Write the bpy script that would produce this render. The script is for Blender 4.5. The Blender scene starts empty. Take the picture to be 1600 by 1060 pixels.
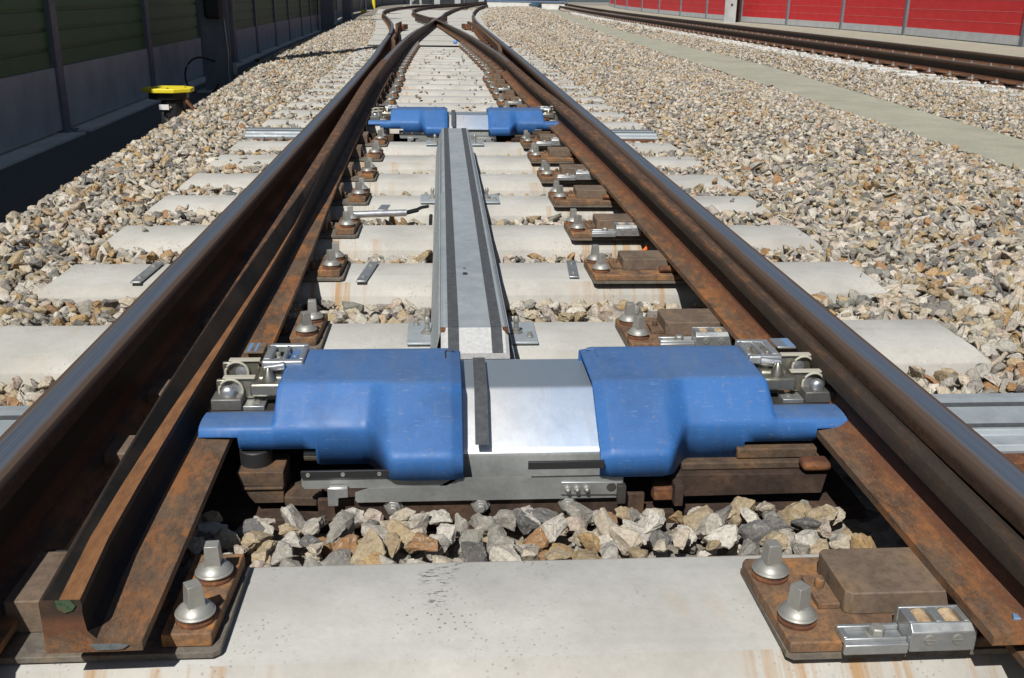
import bpy, bmesh, math, random
import numpy as np
from mathutils import Vector, Matrix, noise
rnd = random.Random(7)
nr = np.random.RandomState(11)
scene = bpy.context.scene
col = scene.collection
PI = math.pi

# ------------------------------------------------------------------ camera
CX, CZ = -0.0867, 0.8674
F_PX, PITCH, YAW, ROLL = 1545.0, 0.338925, 0.0726979, 0.0155465
fw = Vector((math.sin(YAW)*math.cos(PITCH), math.cos(YAW)*math.cos(PITCH), -math.sin(PITCH)))
ri0 = Vector((math.cos(YAW), -math.sin(YAW), 0)); up0 = ri0.cross(fw)
ri = ri0*math.cos(ROLL) + up0*math.sin(ROLL); up = up0*math.cos(ROLL) - ri0*math.sin(ROLL)
cd = bpy.data.cameras.new('camera'); cam = bpy.data.objects.new('camera', cd); col.objects.link(cam)
cd.sensor_width = 36; cd.lens = 36*F_PX/1600; cd.clip_start = 0.02; cd.clip_end = 2000
cam.matrix_world = Matrix(((ri.x, up.x, -fw.x, CX), (ri.y, up.y, -fw.y, 0), (ri.z, up.z, -fw.z, CZ), (0, 0, 0, 1)))
scene.camera = cam

# ------------------------------------------------------------------ light
ELEV = math.radians(50); SX, SY = 0.36, 0.933
w = bpy.data.worlds.new('World'); scene.world = w; w.use_nodes = True
nt = w.node_tree; bg = nt.nodes['Background']
sky = nt.nodes.new('ShaderNodeTexSky'); sky.sky_type = 'NISHITA'; sky.sun_disc = False
sky.sun_elevation = ELEV; sky.sun_rotation = math.atan2(-SX, -SY); sky.altitude = 400; sky.air_density = 1; sky.dust_density = 1
nt.links.new(sky.outputs[0], bg.inputs[0]); bg.inputs[1].default_value = 0.043
ld = bpy.data.lights.new('sun', 'SUN'); ld.energy = 4.7; ld.angle = math.radians(0.5); ld.color = (1, 0.975, 0.93)
sun = bpy.data.objects.new('sun', ld); col.objects.link(sun)
sd = Vector((SX*math.cos(ELEV), SY*math.cos(ELEV), -math.sin(ELEV)))
sun.rotation_euler = sd.to_track_quat('-Z', 'Y').to_euler(); sun.location = (-3, -6, 9)
scene.view_settings.view_transform = 'Standard'; scene.view_settings.look = 'None'
scene.view_settings.exposure = 0.10; scene.view_settings.gamma = 1.0

# ------------------------------------------------------------------ terrain
def sp(u, s): return s*np.logaddexp(0, u/s)
def g(Y, X=0.0):      # the line falls gently away in the distance
    k = 1 - .5*np.clip((np.asarray(X)-1.5)/3.5, 0, 1)
    return -0.0105*(sp(np.asarray(Y)-12.0, 3.0) - sp(np.asarray(Y)-55.0, 6.0))*k
def gf(Y, X=0.0): return float(g(Y, X))

# ------------------------------------------------------------------ materials
def ramp(nt, stops, interp='LINEAR'):
    r = nt.nodes.new('ShaderNodeValToRGB'); r.color_ramp.interpolation = interp
    e = r.color_ramp.elements
    while len(e) < len(stops): e.new(0.5)
    for i, (p, c) in enumerate(stops):
        e[i].position = p; e[i].color = (c[0], c[1], c[2], 1) if isinstance(c, (tuple, list)) else (c, c, c, 1)
    return r
class M:
    def __init__(s, name, base=(.5, .5, .5), rough=.6, metal=0.0, spec=.5):
        s.m = bpy.data.materials.new(name); s.m.use_nodes = True; s.nt = s.m.node_tree
        s.b = s.nt.nodes['Principled BSDF']; s.b.inputs['Base Color'].default_value = (*base, 1)
        s.b.inputs['Roughness'].default_value = rough; s.b.inputs['Metallic'].default_value = metal
        s.b.inputs['Specular IOR Level'].default_value = spec
        s.co = s.nt.nodes.new('ShaderNodeNewGeometry').outputs['Position']; s.base = base
    def n(s, t): return s.nt.nodes.new(t)
    def l(s, a, b): s.nt.links.new(a, b)
    def noise(s, scale, detail=4, rough=.55, stretch=None, vec=None, dist=0):
        t = s.n('ShaderNodeTexNoise'); t.inputs['Scale'].default_value = scale; t.inputs['Detail'].default_value = detail
        t.inputs['Roughness'].default_value = rough; t.inputs['Distortion'].default_value = dist
        v = vec or s.co
        if stretch:
            m = s.n('ShaderNodeMapping'); m.inputs['Scale'].default_value = stretch; s.l(v, m.inputs['Vector']); v = m.outputs[0]
        s.l(v, t.inputs['Vector']); return t.outputs[0]
    def voro(s, scale, feature='F1', out='Distance', stretch=None):
        t = s.n('ShaderNodeTexVoronoi'); t.feature = feature; t.inputs['Scale'].default_value = scale
        v = s.co
        if stretch:
            m = s.n('ShaderNodeMapping'); m.inputs['Scale'].default_value = stretch; s.l(v, m.inputs['Vector']); v = m.outputs[0]
        s.l(v, t.inputs['Vector']); return t.outputs[out]
    def rp(s, fac, stops): r = ramp(s.nt, stops); s.l(fac, r.inputs[0]); return r.outputs[0]
    def mix(s, fac, a, b, mode='MIX'):
        x = s.n('ShaderNodeMix'); x.data_type = 'RGBA'; x.blend_type = mode
        for v, i in ((fac, 0), (a, 6), (b, 7)):
            if hasattr(v, 'links'): s.l(v, x.inputs[i])
            elif i == 0: x.inputs[0].default_value = v
            else: x.inputs[i].default_value = (*v, 1)
        return x.outputs[2]
    def color(s, c): s.l(c, s.b.inputs['Base Color']); return s
    def roughness(s, c): s.l(c, s.b.inputs['Roughness']); return s
    def bump(s, h, strength=.3, dist=.002):
        b = s.n('ShaderNodeBump'); b.inputs['Strength'].default_value = strength; b.inputs['Distance'].default_value = dist
        s.l(h, b.inputs['Height']); s.l(b.outputs[0], s.b.inputs['Normal']); return s
    def sep(s, v):
        x = s.n('ShaderNodeSeparateXYZ'); s.l(v, x.inputs[0]); return x.outputs
    def attr(s, name):
        a = s.n('ShaderNodeAttribute'); a.attribute_name = name; return a.outputs
    def math(s, op, a, b=0.0):
        x = s.n('ShaderNodeMath'); x.operation = op
        for v, i in ((a, 0), (b, 1)):
            if hasattr(v, 'links'): s.l(v, x.inputs[i])
            else: x.inputs[i].default_value = v
        return x.outputs[0]

def mk_concrete(name, light, dark, stain=.6, pits=True, spot=False, streak=False):
    m = M(name, light, .85, 0, .25)
    c = m.rp(m.noise(3.2, 6, .6), [(.3, dark), (.62, light), (.8, tuple(min(1, v*1.06) for v in light))])
    c = m.mix(m.rp(m.noise(60, 4, .7), [(.3, .0), (.8, .22)]), c, tuple(v*.62 for v in dark))
    if pits:
        p = m.rp(m.voro(95), [(0, 1.0), (.16, 0.9), (.22, 0)])
        pm = m.rp(m.noise(5.5, 3), [(.47, 0), (.68, 1)])
        c = m.mix(m.math('MULTIPLY', p, m.math('MULTIPLY', pm, .75)), c, (.10, .085, .065))
    st = m.rp(m.noise(5.0, 4, .6, (1, .5, .35)), [(.62, 0), (.76, stain)])
    c = m.mix(st, c, (.42, .30, .17))
    sc = m.rp(m.noise(2.0, 3, .6, (.3, 4, 1)), [(.6, 0), (.75, .3)])
    c = m.mix(sc, c, tuple(v*.7 for v in dark))
    c = m.mix(m.rp(m.noise(16, 7, .75, None, None, .5), [(.55, 0), (.75, .35)]), c, tuple(v*.72 for v in dark))
    if streak:
        xs = m.sep(m.co)[0]; ax = m.math('ABSOLUTE', xs)
        k = m.math('MULTIPLY', m.rp(m.noise(1, 4, .7, (26, 1.2, .6)), [(.50, 0), (.66, .8)]), m.rp(ax, [(.30, 0), (.38, 1), (.72, 1), (.80, 0)]))
        c = m.mix(k, c, (.36, .20, .07))
    if spot:
        for (x0, y0, r0) in ((-.10, 1.345, .035), (-.10, 1.285, .03), (-.075, 1.375, .02)):
            d = m.n('ShaderNodeVectorMath'); d.operation = 'DISTANCE'; m.l(m.co, d.inputs[0]); d.inputs[1].default_value = (x0, y0, 0)
            k = m.math('MULTIPLY', m.rp(d.outputs['Value'], [(r0*.5, 1), (r0, 0)]), m.rp(m.noise(75, 4, .7, (.7, 2.2, 1)), [(.55, 0), (.57, .85)])); c = m.mix(k, c, (.06, .055, .05))
    return m.color(c).bump(m.noise(120, 4, .7), .35, .0015)
MC = mk_concrete('sleeper_concrete', (.50, .49, .455), (.375, .365, .335), .45, spot=True).m
MCF = mk_concrete('sleeper_concrete_front', (.50, .48, .435), (.36, .345, .31), .6, streak=True).m
MC2 = mk_concrete('track_two_concrete', (.58, .575, .55), (.46, .455, .43), .15, False).m
MSLAB = mk_concrete('slab_concrete', (.53, .515, .47), (.44, .425, .385), .15, False).m
MWALLC = mk_concrete('barrier_concrete', (.44, .46, .45), (.34, .36, .355), 0, False).m
MWALLR = mk_concrete('red_barrier_concrete', (.56, .57, .58), (.46, .47, .48), 0, False).m
MFOOT = mk_concrete('footing_concrete', (.72, .70, .64), (.55, .53, .48), 0, False).m

def mk_rail(name, dark=(.035, .022, .014), mid=(.105, .05, .024), bright=(.27, .115, .04), band=False, amt=.5, bandcol=(.115, .13, .155), gate=None):
    m = M(name, mid, .7, 0, .35)
    pa = m.attr('prof')[0]; px, pz, py = m.sep(pa)          # px across, pz height, py along
    cmb = m.n('ShaderNodeCombineXYZ'); m.l(px, cmb.inputs[0]); m.l(pz, cmb.inputs[1]); m.l(py, cmb.inputs[2])
    v = cmb.outputs[0]
    n1 = m.noise(9, 8, .72, (4, 4, 1.1), v); n2 = m.noise(55, 6, .75, (1, 1, .7), v); n3 = m.noise(260, 3, .7, (1.5, 1.5, .5), v)
    c = m.rp(n1, [(.32, dark), (.5, mid), (.5+.32*(1.2-amt), bright)])
    c = m.mix(m.rp(n2, [(.38, 0), (.62, .75)]), c, tuple(v_*.42 for v_ in mid))
    c = m.mix(m.rp(n3, [(.52, 0), (.72, .55)]), c, tuple(min(1, v_*1.25) for v_ in bright))
    # red rust fillet low on the web, paler band out on the foot
    fl = m.rp(pz, [(.018, 0), (.030, .75), (.055, .75), (.075, 0)])
    c = m.mix(m.math('MULTIPLY', fl, m.rp(n2, [(.3, .2), (.6, 1)])), c, (.15, .055, .026))
    ft = m.rp(pz, [(.010, 1), (.02, .6), (.026, 0)])
    c = m.mix(m.math('MULTIPLY', ft, m.rp(m.noise(12, 6, .75, (1, 1, .5), v), [(.38, 0), (.6, .7)])), c, (.16, .115, .075))
    og = m.rp(m.noise(7, 7, .75, (2, 2, .8), v), [(.48, 0), (.60, .8)])
    c = m.mix(m.math('MULTIPLY', og, m.rp(pz, [(.012, 1), (.024, .5), (.032, 0)])), c, (.33, .125, .035))
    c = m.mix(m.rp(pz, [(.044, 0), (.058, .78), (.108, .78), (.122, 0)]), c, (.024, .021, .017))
    if band:
        ax = m.math('ABSOLUTE', px)
        e = m.math('ADD', ax, m.math('MULTIPLY', m.math('SUBTRACT', m.noise(6, 4, .6, (1, 1, .35), v), .5), .016))
        k = m.math('MULTIPLY', m.rp(e, [(.012, 1), (.023, 0)]), m.rp(pz, [(.164, 0), (.168, 1)]))
        if gate: k = m.math('MULTIPLY', k, m.rp(m.math('MULTIPLY', py, .05), [(gate[0]*.05, 0), (gate[1]*.05, 1)]))
        st = m.rp(m.noise(300, 3, .5, (1, .05, .004), v), [(.3, tuple(q*.7 for q in bandcol)), (.6, bandcol), (.85, (.15, .13, .12))])
        c = m.mix(k, m.mix(m.rp(pz, [(.150, 0), (.160, .85)]), c, (.085, .058, .042)), st)
        m.l(m.math('MULTIPLY', k, .55), m.b.inputs['Metallic'])
        m.roughness(m.mix(k, (.68, .68, .68), (.36, .36, .36)))
        m.bump(n3, .25, .001)
    else:
        m.bump(n3, .6, .0012)
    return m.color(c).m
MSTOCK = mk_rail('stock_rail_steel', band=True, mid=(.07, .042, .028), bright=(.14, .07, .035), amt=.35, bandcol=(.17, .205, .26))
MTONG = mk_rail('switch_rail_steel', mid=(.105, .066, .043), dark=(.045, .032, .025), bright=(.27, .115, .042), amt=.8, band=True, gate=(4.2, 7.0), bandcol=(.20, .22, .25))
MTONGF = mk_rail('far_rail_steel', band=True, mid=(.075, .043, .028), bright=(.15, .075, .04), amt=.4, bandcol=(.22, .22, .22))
m = M('rail_painted_shade', (.012, .010, .009), .75, 0, .2); MSHADE = m.color(m.rp(m.noise(8, 5, .6), [(.4, (.010, .009, .008)), (.7, (.035, .025, .018))])).m  # near black, paints shade onto the open switch rail's crest face and web
m = M('orange_rust_edge', (.3, .13, .04), .75)
MORANGE = m.color(m.rp(m.noise(22, 8, .78, (3, .8, 1)), [(.3, (.10, .05, .025)), (.5, (.19, .082, .030)), (.75, (.27, .14, .058))])).bump(m.noise(200, 4, .7, (2, .5, 1)), .4, .001).m
def mk_rust(name, a, b, c3, sc=18, rough=.85):
    m = M(name, b, rough, 0, .3)
    c = m.rp(m.noise(sc, 6, .68, None, None, .4), [(.32, a), (.5, b), (.68, c3)])
    c = m.mix(m.rp(m.noise(sc*7, 3, .7), [(.45, 0), (.75, .55)]), c, tuple(v*.5 for v in a))
    return m.color(c).bump(m.noise(220, 4, .7), .5, .0012).m
MPLATE = mk_rust('rusty_plate', (.085, .055, .038), (.19, .115, .068), (.36, .165, .055))
MSLIDE = mk_rust('brown_slide_plate', (.11, .078, .056), (.165, .122, .09), (.21, .142, .085), 9, .7)
MRED = mk_rust('red_rust', (.07, .03, .02), (.13, .055, .028), (.26, .11, .04), 25)
MDKRUST = mk_rust('dark_trough_rust', (.028, .018, .014), (.055, .035, .026), (.10, .058, .035), 10)
MBLOCK = mk_rust('dark_brown_block', (.05, .035, .025), (.10, .068, .045), (.20, .105, .045), 12)
def mk_galv(name, a, b, rough=.42, metal=.75, dust=.0, dcol=(.33, .34, .33)):
    m = M(name, a, rough, metal)
    c = m.rp(m.noise(5, 5, .6), [(.35, b), (.65, a)])
    c = m.mix(m.rp(m.voro(140, 'F1', 'Color'), [(.2, 0), (.9, .18)]), c, tuple(v*.6 for v in b))
    c = m.mix(m.rp(m.noise(48, 7, .8, (1, .6, 1)), [(.56, 0), (.70, .45)]), c, tuple(v*.5 for v in b))
    if dust:
        d = m.rp(m.noise(14, 6, .7), [(.35, dust*.6), (.7, dust)]); c = m.mix(d, c, dcol)
        m.l(m.math('SUBTRACT', metal, m.math('MULTIPLY', d, metal)), m.b.inputs['Metallic'])
    m.roughness(m.rp(m.noise(22, 5, .6), [(.3, rough*.8), (.7, min(1, rough*1.35))]))
    return m.color(c).bump(m.noise(90, 3, .6), .12, .001).m
MGALV = mk_galv('bright_galvanised', (.66, .67, .68), (.52, .54, .56), .36, .85)
MGALVC = mk_galv('galvanised_casting', (.52, .53, .53), (.38, .40, .40), .42, .75)
MGALVD = mk_galv('dusty_galvanised', (.46, .50, .52), (.36, .40, .43), .55, .5, .55, (.26, .295, .31))
MZINC = mk_galv('zinc_bolt', (.44, .435, .40), (.28, .275, .255), .45, .65, .35, (.24, .23, .20))
m = M('bright_sheet', (.88, .90, .93), .38, .7)
c = m.mix(m.rp(m.sep(m.co)[0], [(.0, 0), (.13, .9)]), (.95, .95, .94), (.64, .77, .96))  # white at left to blue at right, sky reflection put into the colour
c = m.mix(m.rp(m.noise(34, 8, .8, (1.6, .5, .5), None, .6), [(.52, 0), (.66, .35)]), c, (.97, .97, .96))
c = m.mix(m.rp(m.noise(9, 5, .6, (4, .6, .6)), [(.60, 0), (.66, .25)]), c, (.62, .62, .60))
c = m.mix(m.rp(m.voro(230, 'F1', 'Color'), [(.3, 0), (.9, .10)]), c, (.5, .55, .6))
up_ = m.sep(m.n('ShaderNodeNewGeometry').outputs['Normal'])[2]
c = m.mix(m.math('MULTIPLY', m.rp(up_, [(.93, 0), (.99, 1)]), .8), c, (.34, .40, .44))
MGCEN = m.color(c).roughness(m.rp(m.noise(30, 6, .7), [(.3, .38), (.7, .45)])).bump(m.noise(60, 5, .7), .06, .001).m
MSTEEL = mk_galv('yellowed_machined_steel', (.42, .40, .33), (.28, .265, .21), .35, .85)
m = M('white_paint_nose', (.72, .72, .70), .5)
MWHITE = m.color(m.rp(m.noise(120, 4, .7), [(.3, (.40, .40, .39)), (.6, (.52, .52, .51))])).m
m = M('anti_slip_strip', (.05, .055, .062), .9)
MSTRIP = m.color(m.rp(m.noise(60, 5, .7), [(.3, (.04, .044, .05)), (.75, (.085, .09, .098))])).bump(m.noise(500, 2), .5, .001).m
m = M('blue_plastic', (.04, .13, .38), .42, 0, .35)
c = m.rp(m.noise(4, 4, .6), [(.3, (.026, .112, .32)), (.7, (.036, .135, .365))])
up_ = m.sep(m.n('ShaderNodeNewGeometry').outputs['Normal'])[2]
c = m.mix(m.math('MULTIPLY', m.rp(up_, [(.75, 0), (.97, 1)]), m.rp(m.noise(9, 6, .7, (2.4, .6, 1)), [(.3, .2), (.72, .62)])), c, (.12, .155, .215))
c = m.mix(m.rp(m.noise(26, 6, .75, (3, .7, .7)), [(.56, 0), (.74, .28)]), c, (.20, .215, .23))
c = m.mix(m.rp(m.noise(75, 5, .7, (1, 1, .4)), [(.62, 0), (.74, .55)]), c, (.24, .19, .14))
c = m.mix(m.rp(m.noise(160, 4, .8, (.25, 1, 2)), [(.60, 0), (.68, .45)]), c, (.24, .29, .38))
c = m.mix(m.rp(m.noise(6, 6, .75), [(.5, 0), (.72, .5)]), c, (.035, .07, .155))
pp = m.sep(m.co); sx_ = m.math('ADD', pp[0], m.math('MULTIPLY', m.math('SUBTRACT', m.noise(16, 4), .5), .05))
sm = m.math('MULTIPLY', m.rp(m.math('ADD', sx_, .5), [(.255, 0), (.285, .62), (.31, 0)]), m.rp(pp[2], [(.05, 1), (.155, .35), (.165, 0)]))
c = m.mix(sm, c, (.018, .05, .14))  # left cover's valley beside the bulge, its shade painted into the blue
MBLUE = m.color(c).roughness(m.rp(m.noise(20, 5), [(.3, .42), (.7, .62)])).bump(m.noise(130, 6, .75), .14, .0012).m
MBLACK = M('black_rubber', (.018, .018, .019), .55).m
m = M('dark_casting', (.04, .038, .036), .5, .3); MCAST = m.color(m.rp(m.noise(12, 5), [(.3, (.03, .03, .03)), (.7, (.075, .068, .06))])).m
MBLKS = mk_galv('dull_block_steel', (.20, .19, .17), (.13, .125, .115), .5, .5)
MNYLON = mk_rust('tan_nylon_roller', (.30, .20, .12), (.48, .34, .20), (.62, .50, .34), 60, .5)
MWNYL = M('ivory_washer', (.40, .38, .31), .6).m
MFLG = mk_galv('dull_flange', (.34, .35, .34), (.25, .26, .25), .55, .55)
m = M('yellow_paint', (.75, .60, .02), .5); MYEL = m.color(m.rp(m.noise(10, 4), [(.3, (.68, .54, .02)), (.7, (.80, .66, .03))])).m
MWLAB = M('white_label', (.7, .7, .7), .5).m
MBLUEP = M('light_blue_paint', (.13, .22, .36), .5).m
MGREENP = mk_rust('green_paint', (.035, .06, .03), (.06, .10, .055), (.11, .06, .03), 90)
MLOWP = mk_rust('grey_brown_plate', (.10, .085, .07), (.16, .14, .115), (.20, .15, .10), 14)
MBGREY = mk_rust('blue_grey_paint', (.09, .10, .10), (.13, .15, .16), (.15, .10, .06), 60)
MCABLE = M('black_cable', (.012, .012, .013), .5).m
MORCAB = M('orange_cable', (.75, .16, .03), .45).m
MWHW = mk_concrete('white_wall_paint', (.74, .74, .70), (.62, .62, .58), 0, False).m
MMAST = mk_galv('mast_steel', (.20, .21, .24), (.16, .17, .19), .6, .3)
def mk_panel(name, a, b):
    m = M(name, a, .6); c = m.rp(m.noise(2.2, 5, .6, (1, 1, 3)), [(.3, a), (.7, b)])
    return m.color(c).m
MGREENW = mk_panel('green_panel', (.045, .125, .045), (.062, .145, .058))
MGREYW = mk_panel('grey_panel', (.12, .15, .17), (.17, .20, .21))
MREDW = mk_panel('red_panel', (.58, .018, .022), (.68, .03, .034))
MREDL = mk_panel('red_panel_edge', (.62, .16, .16), (.68, .22, .20))
m = M('asphalt', (.05, .05, .052), .9); MASPH = m.color(m.rp(m.noise(60, 7, .8), [(.3, (.07, .07, .07)), (.7, (.14, .137, .13))])).bump(m.noise(300, 3), .4, .002).m
m = M('sand_path', (.3, .3, .24), .95)
c = m.rp(m.noise(2.5, 6, .65), [(.3, (.31, .30, .23)), (.7, (.44, .425, .33))])
c = m.mix(m.rp(m.noise(80, 4, .75), [(.4, 0), (.7, .6)]), c, (.16, .158, .12))
c = m.mix(m.rp(m.noise(16, 6, .8), [(.55, 0), (.72, .5)]), c, (.17, .17, .13))
MPATH = m.color(c).bump(m.noise(90, 5, .7), .6, .006).m
m = M('ground_earth', (.2, .18, .15), .95)
MGROUND = m.color(m.rp(m.noise(3, 6, .7), [(.3, (.22, .20, .165)), (.7, (.34, .31, .26))])).bump(m.noise(40, 5), .5, .01).m
m = M('bed_grit', (.2, .18, .15), .95)
MBED = m.color(m.rp(m.voro(28, 'F1', 'Color'), [(.1, (.10, .085, .07)), (.5, (.24, .21, .17)), (.9, (.34, .31, .27))])).bump(m.voro(28), .8, .02).m
# stones: colour carried per stone, veins and grain on top
m = M('crushed_stone', (.4, .36, .3), .88, 0, .3)
sc_ = m.attr('stone')[0]
c = m.mix(m.rp(m.noise(38, 6, .7, None, None, .8), [(.35, 0), (.7, .5)]), sc_, m.mix(.5, sc_, (.34, .235, .12)))
c = m.mix(m.rp(m.noise(70, 5, .7, None, None, 1.5), [(.54, 0), (.66, .5)]), c, (.56, .53, .48))
c = m.mix(m.rp(m.noise(160, 4, .7), [(.3, .5), (.55, 0)]), c, (.10, .09, .08))
MSTONE = m.color(c).bump(m.noise(90, 6, .75), .9, .006).m

# ------------------------------------------------------------------ mesh helper
ORG = {}
class MB:
    def __init__(s): s.v = []; s.f = []; s.mi = []; s.k = 0; s.prof = None
    def add(s, vs, fs, k=None):
        o = len(s.v); s.v += [tuple(p) for p in vs]; s.f += [tuple(i+o for i in f) for f in fs]
        s.mi += [s.k if k is None else k]*len(fs); return s
    def box(s, x0, x1, y0, y1, z0, z1, k=None):
        return s.add([(x0, y0, z0), (x1, y0, z0), (x1, y1, z0), (x0, y1, z0), (x0, y0, z1), (x1, y0, z1), (x1, y1, z1), (x0, y1, z1)],
                     [(0, 3, 2, 1), (4, 5, 6, 7), (0, 1, 5, 4), (1, 2, 6, 5), (2, 3, 7, 6), (3, 0, 4, 7)], k)
    def prism(s, poly, z0, z1, k=None):            # poly in xy, ccw
        n = len(poly); vs = [(x, y, z0) for x, y in poly]+[(x, y, z1) for x, y in poly]
        fs = [tuple(range(n-1, -1, -1)), tuple(range(n, 2*n))]+[(i, (i+1) % n, n+(i+1) % n, n+i) for i in range(n)]
        return s.add(vs, fs, k)
    def exty(s, poly, y0, y1, k=None):             # poly in xz
        n = len(poly); vs = [(x, y0, z) for x, z in poly]+[(x, y1, z) for x, z in poly]
        fs = [tuple(range(n)), tuple(range(2*n-1, n-1, -1))]+[(i, n+i, n+(i+1) % n, (i+1) % n) for i in range(n)]
        return s.add(vs, fs, k)
    def extx(s, poly, x0, x1, k=None):             # poly in yz
        n = len(poly); vs = [(x0, y, z) for y, z in poly]+[(x1, y, z) for y, z in poly]
        fs = [tuple(range(n)), tuple(range(2*n-1, n-1, -1))]+[(i, n+i, n+(i+1) % n, (i+1) % n) for i in range(n)]
        return s.add(vs, fs, k)
    def lathe(s, c, axis, rz, seg=20, k=None, rot=0):   # rz: (radius, height along axis)
        a = Vector(axis).normalized(); t = Vector((1, 0, 0)) if abs(a.x) < .9 else Vector((0, 1, 0))
        u = a.cross(t).normalized(); v = a.cross(u); c = Vector(c); vs = []; fs = []
        for r, h in rz:
            for i in range(seg):
                q = 2*PI*i/seg+rot; vs.append(c+a*h+(u*math.cos(q)+v*math.sin(q))*r)
        for j in range(len(rz)-1):
            for i in range(seg):
                fs.append((j*seg+i, j*seg+(i+1) % seg, (j+1)*seg+(i+1) % seg, (j+1)*seg+i))
        fs.append(tuple(range(seg-1, -1, -1))); fs.append(tuple((len(rz)-1)*seg+i for i in range(seg)))
        return s.add(vs, fs, k)
    def cyl(s, a, b, r, seg=14, k=None, rot=0):
        a = Vector(a); b = Vector(b); return s.lathe(a, b-a, [(r, 0), (r, (b-a).length)], seg, k, rot)
    def tube(s, pts, r, seg=8, k=None):
        pts = [Vector(p) for p in pts]; vs = []; fs = []
        for i, p in enumerate(pts):
            d = (pts[min(i+1, len(pts)-1)]-pts[max(i-1, 0)]).normalized()
            t = Vector((0, 0, 1)) if abs(d.z) < .9 else Vector((1, 0, 0)); u = d.cross(t).normalized(); v = d.cross(u)
            for j in range(seg):
                q = 2*PI*j/seg; vs.append(p+(u*math.cos(q)+v*math.sin(q))*r)
        for i in range(len(pts)-1):
            for j in range(seg): fs.append((i*seg+j, i*seg+(j+1) % seg, (i+1)*seg+(j+1) % seg, (i+1)*seg+j))
        fs.append(tuple(range(seg))); fs.append(tuple((len(pts)-1)*seg+j for j in range(seg)))
        return s.add(vs, fs, k)
    def build(s, name, mats, parent=None, org=None, bevel=0, seg=2, smooth=None, rotz=None):
        o_ = Vector(ORG[parent.name]) if parent else Vector(org if org is not None else (0, 0, 0))
        me = bpy.data.meshes.new(name); me.from_pydata([(x-o_.x, y-o_.y, z-o_.z) for x, y, z in s.v], [], s.f)
        if not isinstance(mats, (list, tuple)): mats = [mats]
        for mt in mats: me.materials.append(mt)
        me.polygons.foreach_set('material_index', s.mi)
        if s.prof is not None:
            a = me.attributes.new('prof', 'FLOAT_VECTOR', 'POINT'); a.data.foreach_set('vector', np.array(s.prof, dtype=np.float32).ravel())
        me.validate()
        bm = bmesh.new(); bm.from_mesh(me); bmesh.ops.recalc_face_normals(bm, faces=bm.faces); bm.to_mesh(me); bm.free()
        ob = bpy.data.objects.new(name, me); col.objects.link(ob)
        if parent: ob.parent = parent; ORG[ob.name] = tuple(o_)
        else: ob.location = o_; ORG[ob.name] = tuple(o_)
        if bevel:
            b = ob.modifiers.new('bevel', 'BEVEL'); b.width = bevel; b.segments = seg; b.limit_method = 'ANGLE'; b.angle_limit = math.radians(35)
        if smooth or bevel:
            me.polygons.foreach_set('use_smooth', [True]*len(me.polygons)); me.set_sharp_from_angle(angle=math.radians(smooth or 30))
        return ob
def thing(name, label, cat, loc, group=None):
    o = bpy.data.objects.new(name, None); col.objects.link(o); o.location = loc; ORG[o.name] = tuple(loc)
    o.empty_display_size = .05; o['label'] = label; o['category'] = cat
    if group: o['group'] = group
    return o
def tag(o, label, cat, group=None):
    o['label'] = label; o['category'] = cat
    if group: o['group'] = group
    return o
def struct(o, kind='structure'): o['kind'] = kind; return o
def copy_tree(o, parent=None):
    c = o.copy(); col.objects.link(c)
    if parent: c.parent = parent; c.matrix_parent_inverse = o.matrix_parent_inverse.copy()
    for ch in [x for x in o.children]: copy_tree(ch, c)
    return c
def curve(pts):       # smooth interpolation x(y)
    ys = np.array([p[0] for p in pts], float); xs = np.array([p[1] for p in pts], float)
    sl = np.gradient(xs, ys)
    def f(y):
        i = int(np.clip(np.searchsorted(ys, y)-1, 0, len(ys)-2)); h = ys[i+1]-ys[i]; t = (y-ys[i])/h
        if t < 0: return xs[0]+sl[0]*(y-ys[0])
        if t > 1: return xs[-1]+sl[-1]*(y-ys[-1])
        return float((2*t**3-3*t**2+1)*xs[i]+(t**3-2*t**2+t)*h*sl[i]+(-2*t**3+3*t**2)*xs[i+1]+(t**3-t**2)*h*sl[i+1])
    return f

# ------------------------------------------------------------------ rails
HALF = [(.075, 0), (.075, .0115), (.045, .018), (.020, .030), (.0105, .046), (.0083, .075), (.010, .112), (.016, .124), (.0355, .133), (.0366, .150), (.0355, .161), (.031, .1675), (.020, .171), (.008, .172)]
FULLP = HALF+[(-x, z) for x, z in reversed(HALF)]
def sweep(name, path, prof, mats, matf=None, zc=None, parent=None, smooth=32):
    """path: list of (x, y, z, nx, ny); prof(y) -> list of (dx, dz) + prof coords; matf(i, y) -> material index for strip i"""
    mb = MB(); P = []; prv = None; L = 0
    for a, (x, y, z, nx, ny) in enumerate(path):
        if a: L += math.hypot(x-path[a-1][0], y-path[a-1][1])
        pp = prof(y); n = len(pp)
        for dx, dz in pp:
            mb.v.append((x+nx*dx, y+ny*dx, z+dz)); P.append((dx, dz, path[0][1]+L))
    for a in range(len(path)-1):
        for i in range(n):
            j = (i+1) % n; mb.f.append((a*n+i, (a+1)*n+i, (a+1)*n+j, a*n+j)); mb.mi.append(matf(i, path[a][1]) if matf else 0)
    b = (len(path)-1)*n
    mb.f.append(tuple(range(n))); mb.mi.append(0); mb.f.append(tuple(b+i for i in range(n-1, -1, -1))); mb.mi.append(0)
    mb.prof = P
    ob = mb.build(name, mats, parent, org=(path[0][0], path[0][1], path[0][2]) if not parent else None, smooth=smooth)
    return ob
def ypath(xf, y0, y1, z, dy=.5):
    out = []; y = y0
    while y < y1-1e-6:
        out.append(y); y += dy if y < 20 else 1.5
    out.append(y1); r = []
    for q in out:
        s_ = (xf(q+.05)-xf(q-.05))/.1; n_ = math.hypot(1, s_); x = xf(q)
        r.append((x, q, z+gf(q, x), 1/n_, -s_/n_))
    return r
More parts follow.
